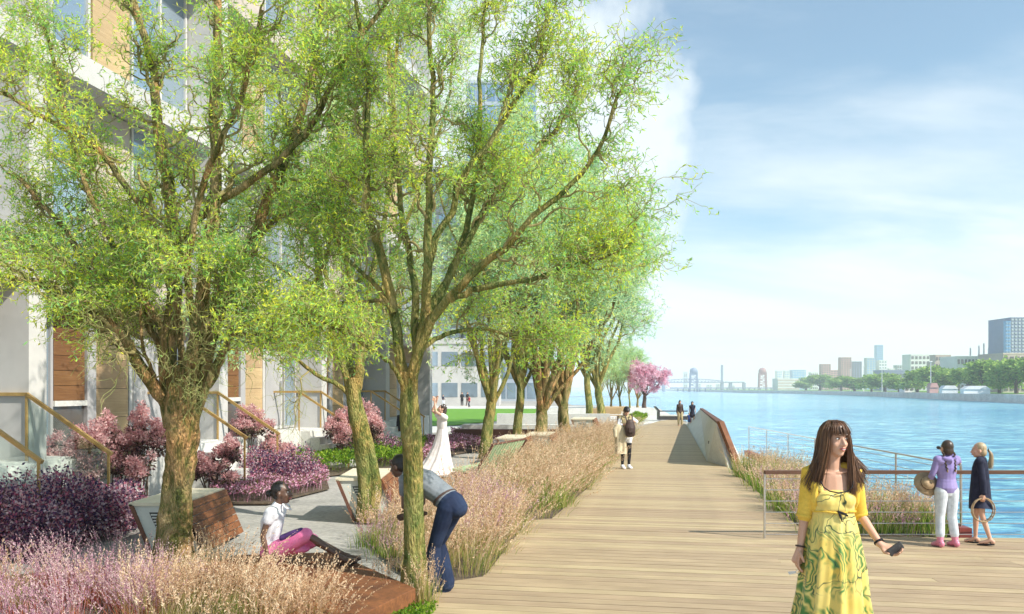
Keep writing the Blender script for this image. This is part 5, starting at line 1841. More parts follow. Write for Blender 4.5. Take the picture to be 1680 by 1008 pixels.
def strands(name, guides, n, rad, mat, parent, jit=0.012, seed=1, sides=4, K=14):
    g = np.random.default_rng(seed)
    G_ = np.stack([resample(p, K) for p in guides])
    N = len(G_)
    i = g.random(n) * (N - 1)
    a = i.astype(int)
    w = (i - a)[:, None, None]
    P = G_[a] * (1 - w) + G_[np.minimum(a + 1, N - 1)] * w
    t = np.linspace(0, 1, K)[None, :, None]
    P = P + g.normal(size=(n, 1, 3)) * jit * (0.35 + t) + np.cumsum(g.normal(size=(n, K, 3)) * jit * 0.10, axis=1)
    r_ = rad * g.uniform(.6, 1.3, (n, 1)) * np.interp(np.linspace(0, 1, K), [0, .15, .8, 1], [.7, 1, .8, .15])[None]
    V, F = batch_tubes(P, r_, sides)
    me = fast_mesh(name, V, F, True)
    return link(name, me, mat, parent)


def person(x, y, rz, h, label, group=None, z=0.0):
    return empty('person', (x, y, z), rz, h / 1.7, label=label, cat='person', group=group)


# --- the woman in the yellow dress, nearest, walking towards the camera
def woman_yellow():
    Yw = 5.5
    root = person((1366 - 840) / FPX * Yw, Yw, -0.06, 1.72, 'woman with long brown hair walking in a yellow dress with green print')
    J = std()
    J['head'] = V3(.005, -.02, 1.60)
    J['face'] = nrm(V3(.34, -.94, .03))
    J['neck'] = V3(0, .015, 1.435)
    J['shL'] = V3(.135, .01, 1.385)
    J['shR'] = V3(-.135, .01, 1.385)
    J['elL'] = V3(.185, .06, 1.13)
    J['wrL'] = V3(.265, -.09, .955)
    J['hdL'] = V3(.75, -.45, -.42)
    J['elR'] = V3(-.165, .03, 1.12)
    J['wrR'] = V3(-.205, .0, .905)
    J['hdR'] = V3(-.25, -.1, -1)
    J['knL'] = V3(.10, -.08, .50)
    J['anL'] = V3(.10, .04, .10)
    J['knR'] = V3(-.09, .03, .49)
    J['anR'] = V3(-.09, .22, .14)
    hd, H, q = head(J, .97)
    # collar bones
    extra = [tube([V3(.015, -.050, 1.395), V3(.09, -.045, 1.405)], [.005, .007], 8), tube([V3(-.015, -.046, 1.390), V3(-.09, -.042, 1.400)], [.005, .007], 8)]
    prims = torso(J, -.012) + hd + extra
    for k in 'LR':
        prims += arm(J, k, thick=.86) + leg(J, k, -.006) + foot(J, k)
    prims += hand(J, 'R', curl=.55) + hand(J, 'L', curl=1.0, side=(-.2, -.5, .75))
    blend('body', prims, .0055, M['skintan'], root, 4)
    face_bits(J, root, M['hairbrown'], .97)
    # dress bodice and skirt
    prims = [tube([V3(0, 0, 1.13), V3(0, -.005, 1.18), V3(0, -.008, 1.215)], [(.122, .095), (.138, .112), (.134, .108)], 20),
             ell(V3(.058, -.068, 1.225), (.066, .054, .060)), ell(V3(-.058, -.068, 1.225), (.066, .054, .060)),
             tube([V3(.10, -.055, 1.30), V3(.115, -.03, 1.40), V3(.11, .02, 1.43)], [(.028, .020), .016, .014], 10), tube([V3(-.10, -.055, 1.30), V3(-.115, -.03, 1.40), V3(-.11, .02, 1.43)], [(.028, .020), .016, .014], 10)]
    blend('dress_bodice', prims, .006, M['dress'], root, 3)
    rings = [(V3(0, -.004, 1.175), .135, .108, .0), (V3(0, -.004, 1.14), .130, .106, .015), (V3(0, -.004, 1.06), .148, .118, .05), (V3(0, -.01, .94), .168, .140, .08), (V3(.0, -.02, .80), .190, .165, .10),
             (V3(0, -.02, .62), .208, .190, .115), (V3(0, -.01, .45), .240, .215, .12), (V3(0, .02, .28), .265, .245, .13), (V3(0, .04, .13), .29, .27, .14)]
    R2 = []
    for a, b in zip(rings[:-1], rings[1:]):
        for t in (0, .33, .66):
            R2.append(tuple(lerp(a[i], b[i], t) if i == 0 else a[i] * (1 - t) + b[i] * t for i in range(4)))
    R2.append(rings[-1])
    loft_obj('dress_skirt', R2, M['dress'], root, nf=11, n=110, twist=.05)
    # black neckline binding
    pts = [V3(.098, -.088, 1.345), V3(.088, -.104, 1.312), V3(.055, -.118, 1.288), V3(0, -.122, 1.278), V3(-.055, -.118, 1.288), V3(-.088, -.104, 1.312), V3(-.098, -.088, 1.345)]
    MB().tube(pts, [.0045] * 7, 6).obj('neck_trim', M['blackc'], root, smooth=True)
    MB().tube([V3(.137 * math.cos(t), -.004 + .113 * math.sin(t), 1.155 + .003 * math.sin(5 * t)) for t in np.linspace(0, 6.28, 33)], [.006] * 33, 6).obj('waist_seam', M['yellow'], root)
    MB().tube([V3(0, -.118, 1.16), V3(.03, -.125, 1.15), V3(.055, -.118, 1.135)], [.008, .009, .006], 6).tube([V3(0, -.118, 1.16), V3(.01, -.126, 1.13), V3(.02, -.125, 1.10)], [.007, .007, .004], 6).obj('ribbon', M['blackc'], root)
    # cardigan
    prims = []
    for s, k in ((1, 'L'), (-1, 'R')):
        a, b, c = J['sh' + k], J['el' + k], J['wr' + k]
        prims.append(tube([V3(.085 * s, .03, 1.425), a + V3(0, 0, .015), lerp(a, b, .5), lerp(a, b, 1.02)], [.035, .058, .053, .049], 14))
        prims.append(tube([V3(.105 * s, .01, 1.40), V3(.128 * s, -.03, 1.32), V3(.128 * s, -.02, 1.22), V3(.118 * s, -.0, 1.17)], [(.03, .03), (.032, .05), (.026, .06), (.02, .05)], 10))
    prims.append(tube([V3(0, .045, 1.17), V3(0, .045, 1.30), V3(0, .04, 1.41)], [(.12, .07), (.135, .075), (.10, .05)], 14))
    blend('cardigan', prims, .0065, M['yellow'], root, 3)
    for s, k in ((1, 'L'), (-1, 'R')):
        a, b = J['sh' + k], J['el' + k]
        d = nrm(b - a)
        MB().tube([lerp(a, b, .97), lerp(a, b, 1.06)], [.053, .052], 14, cap=False).obj('cuff', M['yellow'], root, smooth=True)
    # hair: cap, fringe and long curtains of strands
    k_ = .97
    E = lambda p, r_: ell(q(*p), r_, H)
    blend('hair_cap', [E((0, -.028, .036), (.082, .092, .094)), E((0, -.05, -.05), (.078, .055, .12)), E((0, .018, .078), (.062, .066, .042)), ell(V3(.01, .062, 1.47), (.10, .035, .13)), ell(V3(.01, .085, 1.36), (.13, .03, .12))], .007, M['hairbrown'], root, 2)
    top = q(0, -.01, .128)
    gd = []
    for a, m1, m2, end in ((150, (-.074, .045, .03), (-.082, .05, -.05), V3(-.095, -.06, 1.30)), (165, (-.086, .02, .03), (-.094, .025, -.06), V3(-.15, -.05, 1.27)), (180, (-.092, -.02, .02), (-.105, 0, -.08), V3(-.19, -.02, 1.335)),
                           (200, (-.086, -.06, .0), (-.10, -.05, -.09), V3(-.15, .05, 1.27)), (230, (-.05, -.105, .0), (-.06, -.11, -.1), V3(-.07, .10, 1.22)), (270, (0, -.125, 0), (0, -.13, -.1), V3(.02, .11, 1.2)),
                           (310, (.05, -.105, .0), (.06, -.11, -.1), V3(.10, .10, 1.24)), (340, (.086, -.06, .0), (.105, -.06, -.09), V3(.19, .05, 1.36)), (360, (.092, -.02, .02), (.108, -.01, -.08), V3(.215, -.01, 1.40)),
                           (375, (.086, .02, .03), (.096, .02, -.06), V3(.17, -.06, 1.31)), (390, (.074, .045, .03), (.085, .045, -.06), V3(.10, -.09, 1.27)), (392, (.074, .05, .03), (.082, .05, -.06), V3(.085, -.09, 1.25))):
        A_ = math.radians(a)
        st_ = q(.03 * math.cos(A_), -.01 - .03 * math.sin(A_) * -1 if False else -.01, .126)
        gd.append([st_, q(m1[0] * .75, m1[1] * .8, .105), q(*m1), q(*m2), lerp(q(*m2), end, .5) + V3(0, 0, .0), end])
    strands('hair', gd, 950, .0030, M['hairbrown'], root, .0075, 3)
    fr = []
    for x in np.linspace(-.066, .066, 7):
        fr.append([q(x * .3, -.01, .127), q(x * .6, .05, .116), q(x * .95, .084 - abs(x) * .35, .075), q(x * 1.08, .094 - abs(x) * .45, .036)])
    strands('fringe', fr, 170, .0030, M['hairbrown'], root, .005, 4, K=9)
    # bracelets and wrist strap
    for k, mt in (('R', 'brownc'), ('L', 'blackc')):
        a, b = J['el' + k], J['wr' + k]
        MB().tube([lerp(a, b, .90), lerp(a, b, .95)], [.031, .031], 12, cap=False).obj('bracelet', M[mt], root)
    sc = 1.72 / 1.7
    M4 = Matrix.Translation(root.location) @ Matrix.Rotation(-.06, 4, 'Z') @ Matrix.Scale(sc, 4)
    ph = M4 @ Vector(tuple(J['wrL'] + nrm(J['hdL']) * .085 + V3(.0, -.028, .022)))
    MB().box(-.026, .026, -.011, .011, -.05, .05).obj('phone', M['darkmetal'], loc=ph, rot=(R(20), R(50), R(20)), bevel=.006, label='small black phone in the hand of the yellow dressed woman', cat='phone')
    kp = M4 @ Vector(tuple(J['wrR'] + nrm(J['hdR']) * .145 + V3(.012, -.02, .0)))
    ke = MB().tube([(0.012 * math.cos(t), 0, .012 * math.sin(t)) for t in np.linspace(0, 6.28, 13)], [.0015] * 13, 5, cap=False)
    ke.bar((-.01, 0, 0), (-.06, .0, -.004), .003, .010).bar((-.008, .004, -.004), (-.052, .012, -.016), .003, .010)
    ke.obj('keys', M['steel'], loc=kp, label='small bunch of keys dangling from the other hand of the same woman', cat='keys')


woman_yellow()


def dressed(root, J, skin, layers, vox=.009, hk=1.0, face=None, body_extra=None, fingers=.010, handkw=None, shoes=None):
    hd, H, q = head(J, hk)
    prims = torso(J, -.012) + hd
    handkw = handkw or {}
    for k in 'LR':
        prims += arm(J, k, -.003) + leg(J, k, -.008) + foot(J, k) + hand(J, k, fingers, **handkw.get(k, {}))
    blend('body', prims + (body_extra or []), vox, M[skin], root, 2)
    for nm, pr_, mt in layers:
        blend(nm, pr_, vox, M[mt], root, 3)
    if shoes:
        for k in 'LR':
            blend('shoe', foot(J, k, .010), vox, M[shoes], root, 1)
    if face:
        face_bits(J, root, M[face], hk)
    return H, q


# --- the two girls at the rail
def girl_lilac():
    x, y = G(1553, 897)
    root = person(x, y, math.pi + .12, 1.33, 'girl with dark braids, lilac sweatshirt, pale jeans and pink boots looking out')
    J = std()
    J['head'] = V3(0, .0, 1.55)
    J['neck'] = V3(0, .01, 1.40)
    # facing the river; her right arm lifted to the eyes (world right side)
    J['elL'] = V3(.225, -.02, 1.14)
    J['wrL'] = V3(.21, -.14, 1.01)
    J['hdL'] = V3(0, -.8, -.3)
    J['elR'] = V3(-.30, -.12, 1.30)
    J['wrR'] = V3(-.155, -.20, 1.50)
    J['hdR'] = V3(.75, .1, .45)
    J['hipL'] = V3(.09, 0, .88)
    J['hipR'] = V3(-.09, 0, .88)
    for s, k in ((1, 'L'), (-1, 'R')):
        J['kn' + k] = V3(.10 * s, -.015, .48)
        J['an' + k] = V3(.13 * s, .03, .085)
    shirt = torso(J, .018, 1, 5, 1.02) + arm(J, 'L', .014, .93) + arm(J, 'R', .014, .93) + [tube([V3(-.09, .07, 1.40), V3(0, .10, 1.36), V3(.09, .07, 1.40)], [.035, .05, .035], 10), tube([V3(0, 0, 1.0), V3(0, 0, 1.05)], [(.155, .115), (.15, .11)], 16)]
    jeans = torso(J, .012, 0, 1) + leg(J, 'L', .018, .86) + leg(J, 'R', .018, .86)
    boots = [leg_boot for k in 'LR' for leg_boot in ([tube([lerp(J['kn' + k], J['an' + k], .38), lerp(J['kn' + k], J['an' + k], .7), J['an' + k]], [.062, .056, .05], 12)] + foot(J, k, .014))]
    H, q = dressed(root, J, 'skin', [('sweatshirt', shirt, 'purple'), ('jeans', jeans, 'lightjean'), ('boots', boots, 'boot')], .008, 1.12, 'hairdark', handkw={'R': dict(curl=1.0, side=(.2, -.3, -.9))})
    E = lambda p, r_: ell(q(*p), r_, H)
    blend('hair', [E((0, -.022, .035), (.088, .098, .098)), E((0, -.04, -.03), (.082, .075, .085))], .007, M['hairdark'], root, 1)
    for s in (-1, 1):
        mb = MB()
        for i in range(11):
            t = i / 10
            p = q(.082 * s * (1 - .25 * t), -.05 - .06 * t, -.06 - .24 * t)
            mb.add(*ell(p + V3(.006 * (-1) ** i, 0, 0), (.019 - .006 * t, .018 - .006 * t, .018)))
        mb.obj('braid', M['hairdark'], root, smooth=True)
        MB().add(*ell(q(.06 * s, -.112, -.31), (.012, .012, .022))).obj('hair_tie', M['straw'], root)
    a = R(180) + .12
    M4 = Matrix.Translation(root.location) @ Matrix.Rotation(a, 4, 'Z') @ Matrix.Scale(1.33 / 1.7, 4)
    bp = M4 @ Vector((-.055, -.155, 1.545))
    mb = MB()
    for s in (-1, 1):
        mb.tube([(s * .022, 0, 0), (s * .022, .035, 0), (s * .026, .075, 0)], [.013, .015, .021], 10)
    mb.bar((-.02, .03, 0), (.02, .03, 0), .02, .012)
    mb.obj('binoculars', M['darkmetal'], loc=bp, rot=(0, 0, .1), label='small black binoculars held up by the girl in the lilac sweatshirt', cat='binoculars')
    hp = M4 @ Vector((.255, -.12, .98))
    h = empty('straw_hat', hp, 0, 1.0, label='brown straw hat hanging at the side of the girl in lilac', cat='hat')
    h.rotation_euler = (R(62), R(-14), R(10))
    prof = [(.155, -.012), (.158, -.004), (.10, .004), (.088, .012), (.078, .06), (.05, .078), (0.002, .082)]
    n = 28
    V = [(r_ * math.cos(6.283 * k / n), r_ * math.sin(6.283 * k / n), z + .008 * math.sin(2 * 6.283 * k / n) * (r_ > .1)) for r_, z in prof for k in range(n)]
    F = [(i * n + k, i * n + (k + 1) % n, (i + 1) * n + (k + 1) % n, (i + 1) * n + k) for i in range(6) for k in range(n)]
    o = MB().add(V, F).obj('brim', M['straw'], h, smooth=True)
    o.modifiers.new('s', 'SOLIDIFY').thickness = .006
    MB().tube([(.082 * math.cos(t), .082 * math.sin(t), .022) for t in np.linspace(0, 6.283, 25)], [.008] * 25, 6, cap=False).obj('hat_band', M['brownc'], h)


girl_lilac()


def girl_navy():
    x, y = G(1608, 893)
    root = person(x, y, math.pi + .95, 1.29, 'blond girl with ponytail in a navy coat and sandals at the river rail')
    J = std()
    J['head'] = V3(0, -.02, 1.55)
    J['neck'] = V3(0, .01, 1.40)
    J['face'] = nrm(V3(.25, -1, -.05))
    J['elL'] = V3(.21, .06, 1.10)
    J['wrL'] = V3(.215, .08, .85)
    J['elR'] = V3(-.20, .0, 1.10)
    J['wrR'] = V3(-.20, -.06, .82)
    J['knR'] = V3(-.09, -.07, .49)
    J['anR'] = V3(-.09, -.08, .085)
    J['anL'] = V3(.09, .16, .10)
    J['knL'] = V3(.09, .04, .49)
    coat = torso(J, .022, 0, 5) + arm(J, 'L', .016, .95) + arm(J, 'R', .016, .95) + [tube([V3(-.08, .05, 1.40), V3(0, .07, 1.41), V3(.08, .05, 1.40)], [.03, .03, .03], 8)]
    H, q = dressed(root, J, 'skin', [('coat', coat, 'navy')], .008, 1.12, 'hairblond')
    rings = [(V3(0, 0, 1.22), .165, .125, .0), (V3(0, 0, 1.0), .175, .145, .02), (V3(0, .0, .78), .195, .165, .05), (V3(0, .01, .60), .21, .18, .07)]
    loft_obj('coat_skirt', rings, M['navy'], root, nf=6, hem=.015)
    E = lambda p, r_: ell(q(*p), r_, H)
    blend('hair', [E((0, -.024, .035), (.086, .096, .096)), E((0, -.05, -.03), (.078, .065, .08))], .007, M['hairblond'], root, 1)
    st_ = q(0, -.12, .0)
    strands('ponytail', [[st_, q(.02, -.16, -.04), q(.02, -.155, -.14), q(.03, -.13, -.27)], [st_, q(-.02, -.15, -.05), q(-.02, -.14, -.14), q(-.01, -.13, -.26)]], 90, .005, M['hairblond'], root, .012, 8)
    MB().tube([q(.05 * math.cos(t) * .45, -.125, .05 * math.sin(t) * .45) for t in np.linspace(0, 6.28, 13)], [.006] * 13, 6, cap=False).obj('hair_tie', M['blackc'], root)
    for k in 'LR':
        c = J['an' + k]
        d = nrm(J['toe' + k])
        mb = MB().tube([c - d * .05 + V3(0, 0, -.078), c + d * .06 + V3(0, 0, -.078), c + d * .185 + V3(0, 0, -.075)], [(.038, .012), (.044, .012), (.04, .012)], 10)
        for t in (0.0, .10):
            mb.tube([c + d * t + V3(.045, 0, -.06), c + d * t + V3(0, 0, -.0 - t * .3), c + d * t + V3(-.045, 0, -.06)], [.008, .010, .008], 6)
        mb.obj('sandal', M['blackc'], root)
    wr = Matrix.Translation(root.location) @ Matrix.Rotation(math.pi + .95, 4, 'Z') @ Matrix.Scale(1.29 / 1.7, 4)
    p = wr @ Vector((-.20, -.06, .74))
    h = empty('wicker_hoop', (x - .045, y - .165, .45), 0.1, 1.0, label='round wicker hoop basket held by the blond girl in the navy coat', cat='basket')
    for r_, yy in ((.148, 0), (.143, .03)):
        MB().tube([(r_ * math.cos(t), yy, r_ * math.sin(t)) for t in np.linspace(0, 6.283, 33)], [.009] * 33, 6, cap=False).obj('hoop', M['straw'], h, smooth=True)
    mb = MB()
    for t in np.linspace(3.4, 6.0, 9):
        mb.tube([(.148 * math.cos(t), -.01, .148 * math.sin(t)), (.10 * math.cos(t) * 1.3, .02, .12 * math.sin(t) * 1.15), (.143 * math.cos(t), .045, .143 * math.sin(t))], [.006, .006, .006], 5)
    mb.obj('weave', M['straw'], h, kind='stuff')


girl_navy()


def woman_coat():
    x, y = G(1027, 769)
    root = person(x, y, .25, 1.52, 'black haired woman with tan vest, backpack and coat over one arm on the boardwalk')
    J = std()
    J['face'] = nrm(V3(-.1, -.8, -.62))
    J['head'] = V3(0, -.05, 1.56)
    J['elL'] = V3(.30, -.05, 1.27)
    J['wrL'] = V3(.13, -.22, 1.30)
    J['hdL'] = V3(-1, -.2, .1)
    J['elR'] = V3(-.25, -.06, 1.17)
    J['wrR'] = V3(-.06, -.23, 1.24)
    J['hdR'] = V3(.9, -.2, .3)
    vest = torso(J, .02, 1, 5) + [tube([V3(0, 0, .92), V3(0, 0, 1.0)], [(.17, .125), (.15, .11)], 14)]
    sl = arm(J, 'L', .016, .7) + arm(J, 'R', .016, .7)
    shorts = torso(J, .014, 0, 1) + leg(J, 'L', .016, .22) + leg(J, 'R', .016, .22)
    legg = leg(J, 'L', .002, 1) + leg(J, 'R', .002, 1)
    legg = [tube([lerp(J['hip' + k], J['kn' + k], .45), J['kn' + k], lerp(J['kn' + k], J['an' + k], .3), J['an' + k]], [.072, .055, .055, .036], 12) for k in 'LR']
    H, q = dressed(root, J, 'skin', [('vest', vest, 'khaki'), ('sleeves', sl, 'whitec'), ('shorts', shorts, 'whitec'), ('leggings', legg, 'blackc')], .010, 1.05, None, shoes='whitec')
    E = lambda p, r_: ell(q(*p), r_, H)
    blend('hair', [E((0, -.02, .04), (.092, .104, .095)), E((0, -.045, -.02), (.088, .08, .09)), E((0, .03, .075), (.07, .07, .045))], .01, M['hairblack'], root, 1)
    MB().tube([V3(-.09, -.06, 1.41), V3(0, -.09, 1.40), V3(.09, -.06, 1.41), V3(.06, .06, 1.43), V3(-.06, .06, 1.43), V3(-.09, -.06, 1.41)], [.02] * 6, 8).obj('collar', M['khaki'], root, smooth=True)
    bp = empty('backpack', (x + .07, y - .24, 1.02), .25, 1.0, label='dark brown backpack worn on the front by the black haired woman', cat='backpack')
    blend('bag', [tube([V3(0, 0, -.17), V3(0, 0, 0), V3(0, .01, .13)], [(.13, .075), (.135, .085), (.10, .06)], 14)], .012, M['brownc'], bp, 2)
    blend('front_pocket', [tube([V3(0, -.075, -.12), V3(0, -.075, -.02)], [(.085, .03), (.08, .025)], 12)], .010, M['brownc'], bp, 1)
    for s in (-1, 1):
        MB().tube([V3(.07 * s, .03, .13), V3(.09 * s, .09, .26), V3(.09 * s, .16, .30)], [(.018, .008)] * 3, 6).obj('strap', M['brownc'], bp)
    ct = empty('trench_coat', (x - .15, y - .12, 0), .1, 1.0, label='long beige trench coat hanging over the arm of the black haired woman', cat='coat')
    rings = [(V3(-.02, 0, 1.07), .05, .05, .1), (V3(-.03, 0, 1.02), .11, .10, .15), (V3(-.01, 0, .85), .125, .085, .2), (V3(.01, 0, .6), .125, .085, .25), (V3(.02, .0, .37), .13, .09, .3)]
    loft_obj('coat_body', rings, M['beige'], ct, nf=5, n=48)
    blend('coat_sleeve', [tube([V3(-.08, -.04, 1.05), V3(-.15, -.05, .96), V3(-.14, -.05, .80)], [.055, .055, .045], 10)], .012, M['beige'], ct, 1)


woman_coat()


def family():
    x, y = G(1111, 699)
    for nm, px, h, rz, top, bot, hair, lb in (('m', 1111, 1.34, .1, 'brownc', 'khaki', 'hairblack', 'woman in dark top and khaki trousers holding a child by the hand'), ('w', 1131, 1.28, -.1, 'navy', None, 'hairblack', 'woman in short navy dress at the parapet end of the group'),):
        root = person(G(px, 698)[0], y, rz, h, lb)
        J = std()
        J['wrL'] = V3(.24, -.02, .88)
        J['anL'] = J['anL'] + V3(0, -.12, 0)
        J['knL'] = J['knL'] + V3(0, -.10, 0)
        if nm == 'm':
            layers = [('top', torso(J, .02, 0, 5) + arm(J, 'L', .015, .95) + arm(J, 'R', .015, .95), top), ('trousers', torso(J, .012, 0, 1) + leg(J, 'L', .02) + leg(J, 'R', .02), bot)]
        else:
            layers = [('dress', torso(J, .02, 0, 5) + arm(J, 'L', .015, .3) + arm(J, 'R', .015, .3) + [tube([V3(0, 0, 1.0), V3(0, 0, .72)], [(.15, .12), (.2, .17)], 14)], top)]
        H, q = dressed(root, J, 'skin', layers, .014, 1.0, None)
        E = lambda p, r_: ell(q(*p), r_, H)
        blend('hair', [E((0, -.02, .04), (.088, .1, .092)), E((0, -.06, -.06), (.095, .06, .17))], .012, M[hair], root, 1)
    root = person(G(1121, 697)[0], y, 0, .66, 'small child in blue walking between two women on the boardwalk')
    J = std()
    J['elR'] = V3(-.2, 0, 1.6) if False else V3(-.22, 0, 1.15)
    H, q = dressed(root, J, 'skin', [('shirt', torso(J, .05, 0, 5) + arm(J, 'L', .03, .5) + arm(J, 'R', .03, .5) + [tube([V3(0, 0, 1.0), V3(0, 0, .65)], [(.18, .15), (.22, .18)], 12)], 'bluec')], .02, 1.3, None)
    blend('hair', [ell(q(0, -.03, .05), (.115, .12, .11), H)], .02, M['hairdark'], root, 1)


family()


def bending_man():
    # local frame: he faces -Y and bends forward; then turned to the left of the picture and a little away
    x, y = G(714, 972)
    root = person(x, y, R(-117), 1.62, 'man in grey shirt and flared dark jeans bending forward behind a willow trunk')
    J = std()
    J['pelvis'] = V3(0, .20, .90)
    J['waist'] = V3(0, .06, 1.0)
    J['chest'] = V3(0, -.12, 1.10)
    J['neck'] = V3(0, -.31, 1.17)
    J['head'] = V3(0, -.44, 1.245)
    J['face'] = nrm(V3(0, -.97, -.22))
    J['up'] = nrm(V3(0, -.2, 1))
    for s, k in ((1, 'L'), (-1, 'R')):
        J['sh' + k] = V3(.16 * s, -.25, 1.13)
        J['el' + k] = V3(.17 * s, -.26, .86)
        J['wr' + k] = V3(.10 * s, -.06, .80) if k == 'L' else V3(-.10, -.36, .74)
        J['hd' + k] = V3(-.1 * s, -.7, -.2)
        J['hip' + k] = V3(.085 * s, .19, .87)
        J['kn' + k] = V3(.09 * s, .02 + .03 * s, .49)
        J['an' + k] = V3(.10 * s, .02 - .03 * s, .085)
    sh = torso(J, .022, 2, 5, 1.08) + [tube([J['waist'] + V3(0, .08, -.06), J['waist']], [(.15, .12), (.14, .12)], 14)] + arm(J, 'L', .02, .42) + arm(J, 'R', .02, .42)
    je = torso(J, .012, 0, 1) + [tube([J['pelvis'], lerp(J['pelvis'], J['waist'], .6)], [(.165, .125), (.14, .11)], 14)] + leg(J, 'L', .01, flare=.045) + leg(J, 'R', .01, flare=.045)
    for k in 'LR':
        je.append(tube([J['an' + k], J['an' + k] + V3(0, -.03, -.035)], [(.09, .09), (.1, .11)], 14))
    H, q = dressed(root, J, 'skindark', [('shirt', sh, 'greyshirt'), ('jeans', je, 'denim')], .008, 1.0, 'hairblack')
    E = lambda p, r_: ell(q(*p), r_, H)
    blend('hair', [E((0, -.024, .038), (.078, .092, .090)), E((0, -.05, -.01), (.072, .06, .07))], .008, M['hairblack'], root, 0)
    MB().tube([J['pelvis'] + V3(.16 * math.cos(t), -.085 + .10 * math.sin(t) * .8, .06 + .10 * math.sin(t) * .8) for t in np.linspace(0, 6.283, 25)], [.012] * 25, 6, cap=False).obj('belt', M['brownc'], root)


bending_man()


def seated_girl():
    # seated on the slab, side on, facing right in the picture, legs stretched out
    x, y = (448 - 840) / FPX * 8.72, 8.72
    root = person(x, y, R(84), 1.58, 'girl in white shirt and pink skirt sitting on the low rust slab', z=.02)
    J = std()
    J['pelvis'] = V3(0, 0, .30)
    J['waist'] = V3(0, .03, .43)
    J['chest'] = V3(0, .01, .61)
    J['neck'] = V3(0, -.05, .78)
    J['head'] = V3(0, -.10, .93)
    J['face'] = nrm(V3(0, -1, .05))
    for s, k in ((1, 'L'), (-1, 'R')):
        J['sh' + k] = V3(.15 * s, -.03, .73)
        J['el' + k] = V3(.19 * s, .04, .49)
        J['wr' + k] = V3(.20 * s, -.02, .27)
        J['hd' + k] = V3(.1 * s, -.9, -.3)
        J['hip' + k] = V3(.085 * s, -.02, .29)
        J['kn' + k] = V3(.10 * s, -.42, .50 if k == 'R' else .40)
        J['an' + k] = V3(.07 * s, -.80, .245)
        J['toe' + k] = V3(0, -1, .12)
    sh = torso(J, .018, 1, 5) + arm(J, 'L', .024, .3) + arm(J, 'R', .024, .3)
    sk = torso(J, .03, 0, 1) + [tube([J['hip' + k], lerp(J['hip' + k], J['kn' + k], .5), lerp(J['hip' + k], J['kn' + k], .95)], [.105, .10, .085], 14) for k in 'LR'] + [ell(V3(0, -.2, .32), (.12, .22, .06))]
    H, q = dressed(root, J, 'skindark', [('shirt', sh, 'whitec'), ('skirt', sk, 'pink')], .008, 1.08, 'hairblack')
    blend('violet_wrap', [tube([V3(-.12, -.16, .46), V3(-.12, -.28, .51), V3(-.11, -.36, .545)], [(.06, .04), (.06, .04), (.05, .03)], 12)], .010, M['violet'], root, 2)
    MB().tube([q(.04, .02, -.11), q(.06, .05, -.14), q(0, .085, -.17), q(-.06, .05, -.14), q(-.04, .02, -.11)], [.012] * 5, 6).obj('collar', M['whitec'], root, smooth=True)
    E = lambda p, r_: ell(q(*p), r_, H)
    blend('hair', [E((0, -.028, .04), (.083, .095, .092)), E((0, -.05, .0), (.075, .07, .07)), E((0, -.135, .0), (.045, .04, .04))], .008, M['hairblack'], root, 1)
    for k in 'LR':
        c = J['an' + k]
        MB().tube([c + V3(0, .02, -.085), c + V3(0, -.09, -.07), c + V3(0, -.16, -.04)], [(.036, .008), (.042, .008), (.036, .008)], 8).tube([c + V3(.035, -.09, -.05), c + V3(0, -.08, -.005), c + V3(-.035, -.09, -.05)], [.006] * 3, 5).obj('sandal', M['blackc'], root)


seated_girl()


def white_dress():
    x, y = G(725, 778)
    root = person(x, y, R(-60), 1.60, 'dark haired woman in a long ivory dress lifting both arms by the lounger')
    J = std()
    J['face'] = nrm(V3(-.2, -1, .35))
    J['head'] = V3(0, -.0, 1.585)
    J['elL'] = V3(.20, -.25, 1.52)
    J['wrL'] = V3(.12, -.25, 1.76)
    J['hdL'] = V3(-.2, 0, 1)
    J['elR'] = V3(-.20, -.16, 1.54)
    J['wrR'] = V3(-.13, -.08, 1.77)
    J['hdR'] = V3(.2, 0, 1)
    H, q = dressed(root, J, 'skin', [('dress_top', torso(J, .018, 1, 5) + arm(J, 'L', .03, .3) + arm(J, 'R', .03, .3), 'lace')], .010, 1.0, 'hairdark')
    rings = [(V3(0, 0, 1.10), .135, .105, .0), (V3(0, 0, .95), .18, .14, .04), (V3(0, -.02, .7), .22, .20, .08), (V3(0, -.08, .4), .27, .30, .11), (V3(0, -.16, .15), .32, .42, .13), (V3(0, -.22, .01), .36, .52, .15)]
    loft_obj('skirt', rings, M['lace'], root, nf=9)
    st_ = q(0, -.02, .12)
    blend('hair', [ell(q(0, -.024, .035), (.084, .095, .095), H), ell(q(0, -.08, -.08), (.08, .06, .16), H), ell(q(0, -.10, -.22), (.06, .045, .12), H)], .01, M['hairdark'], root, 1)
    mb = MB()
    for i in range(9):
        t = i / 9 * 6.28
        mb.add(*ell(q(.075 * math.cos(t), -.02 + .085 * math.sin(t), .085), (.014, .014, .012)))
    mb.obj('hair_flowers', M['whitec'], root, kind='stuff')


white_dress()


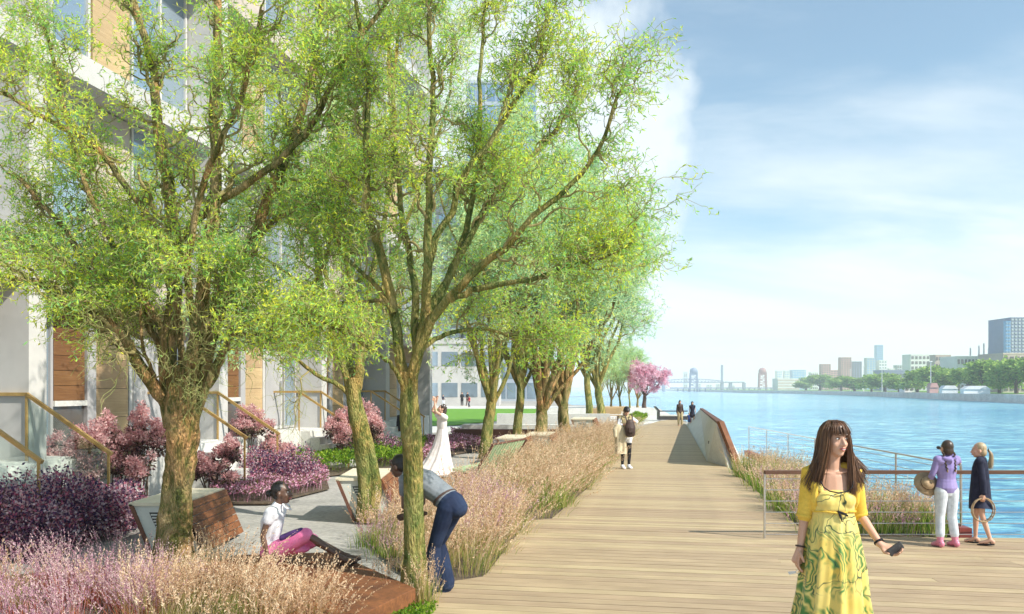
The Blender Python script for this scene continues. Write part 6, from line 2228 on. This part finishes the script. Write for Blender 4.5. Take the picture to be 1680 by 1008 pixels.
def black_figure():
    x, y = gp(660, 28)
    root = person(x, y, .4, 1.28, 'figure in a long black robe behind the willow trunk by the lawn')
    J = std()
    H, q = dressed(root, J, 'skin', [('robe_top', torso(J, .03, 0, 5) + arm(J, 'L', .025, .95) + arm(J, 'R', .025, .95), 'blackc')], .014, 1.0, None)
    loft_obj('robe', [(V3(0, 0, 1.2), .17, .14, 0), (V3(0, 0, .8), .21, .18, .04), (V3(0, 0, .02), .29, .26, .08)], M['blackc'], root)
    blend('headscarf', [ell(q(0, -.02, .02), (.095, .105, .12), H), ell(q(0, -.02, -.12), (.12, .10, .08), H)], .014, M['blackc'], root, 1)


black_figure()


def lawn_children():
    spec = [(693, 668, .95, 'navy', 'blackc', 1.4, 'child in navy running at the left edge of the lawn'), (705, 664, 1.0, 'redc', 'bluec', .3, 'child in red top standing on the lawn path, second from left'),
            (713, 666, .9, 'bluec', 'navy', -.6, 'child in blue crouched beside the red topped child'), (727, 665, 1.05, 'navy', 'lightjean', .9, 'taller child in navy and pale trousers in the middle of the lawn'),
            (770, 669, 1.0, 'redc', 'navy', -1.1, 'child in red and navy running on the right of the lawn'), (758, 663, 1.3, 'blackc', 'blackc', .1, 'person all in black standing at the pavilion front'),
            (767, 662, 1.3, 'blackc', 'brownc', .7, 'second dark dressed person at the pavilion front, brown trousers')]
    for px, py, h, top, bot, rz, lb in spec:
        x, y = G(px, max(py, 667))
        root = person(x, y, rz, h * 1.2, lb)
        J = std()
        J['knL'] = V3(.09, -.18, .52)
        J['anL'] = V3(.09, -.15, .1)
        J['knR'] = V3(-.09, -.02, .5)
        J['anR'] = V3(-.09, .15, .1)
        J['wrL'] = V3(.3, -.2, 1.1)
        J['wrR'] = V3(-.25, -.25, 1.05)
        H, q = dressed(root, J, 'skin', [('top', torso(J, .02, 0, 5) + arm(J, 'L', .018, .8) + arm(J, 'R', .018, .8), top), ('trousers', torso(J, .01, 0, 1) + leg(J, 'L', .018) + leg(J, 'R', .018), bot)], .022, 1.1, None)
        blend('hair', [ell(q(0, -.02, .045), (.09, .1, .09), H)], .022, M['hairblack'], root, 1)


lawn_children()

# ------------------------------------------------------------------ the air over the river
hm, hnt = new_mat('air')
pv = nd(hnt, 'ShaderNodeVolumePrincipled', {'Color': (1.0, 1.0, 1.0, 1), 'Density': 0.0004, 'Anisotropy': 0.0})
nd(hnt, 'ShaderNodeOutputMaterial', {'Volume': pv.outputs[0]})
MB().box(-900, 1700, -80, 2700, WZ - 1.5, 80).obj('haze', hm, kind='stuff')

print('objects', len(bpy.data.objects))
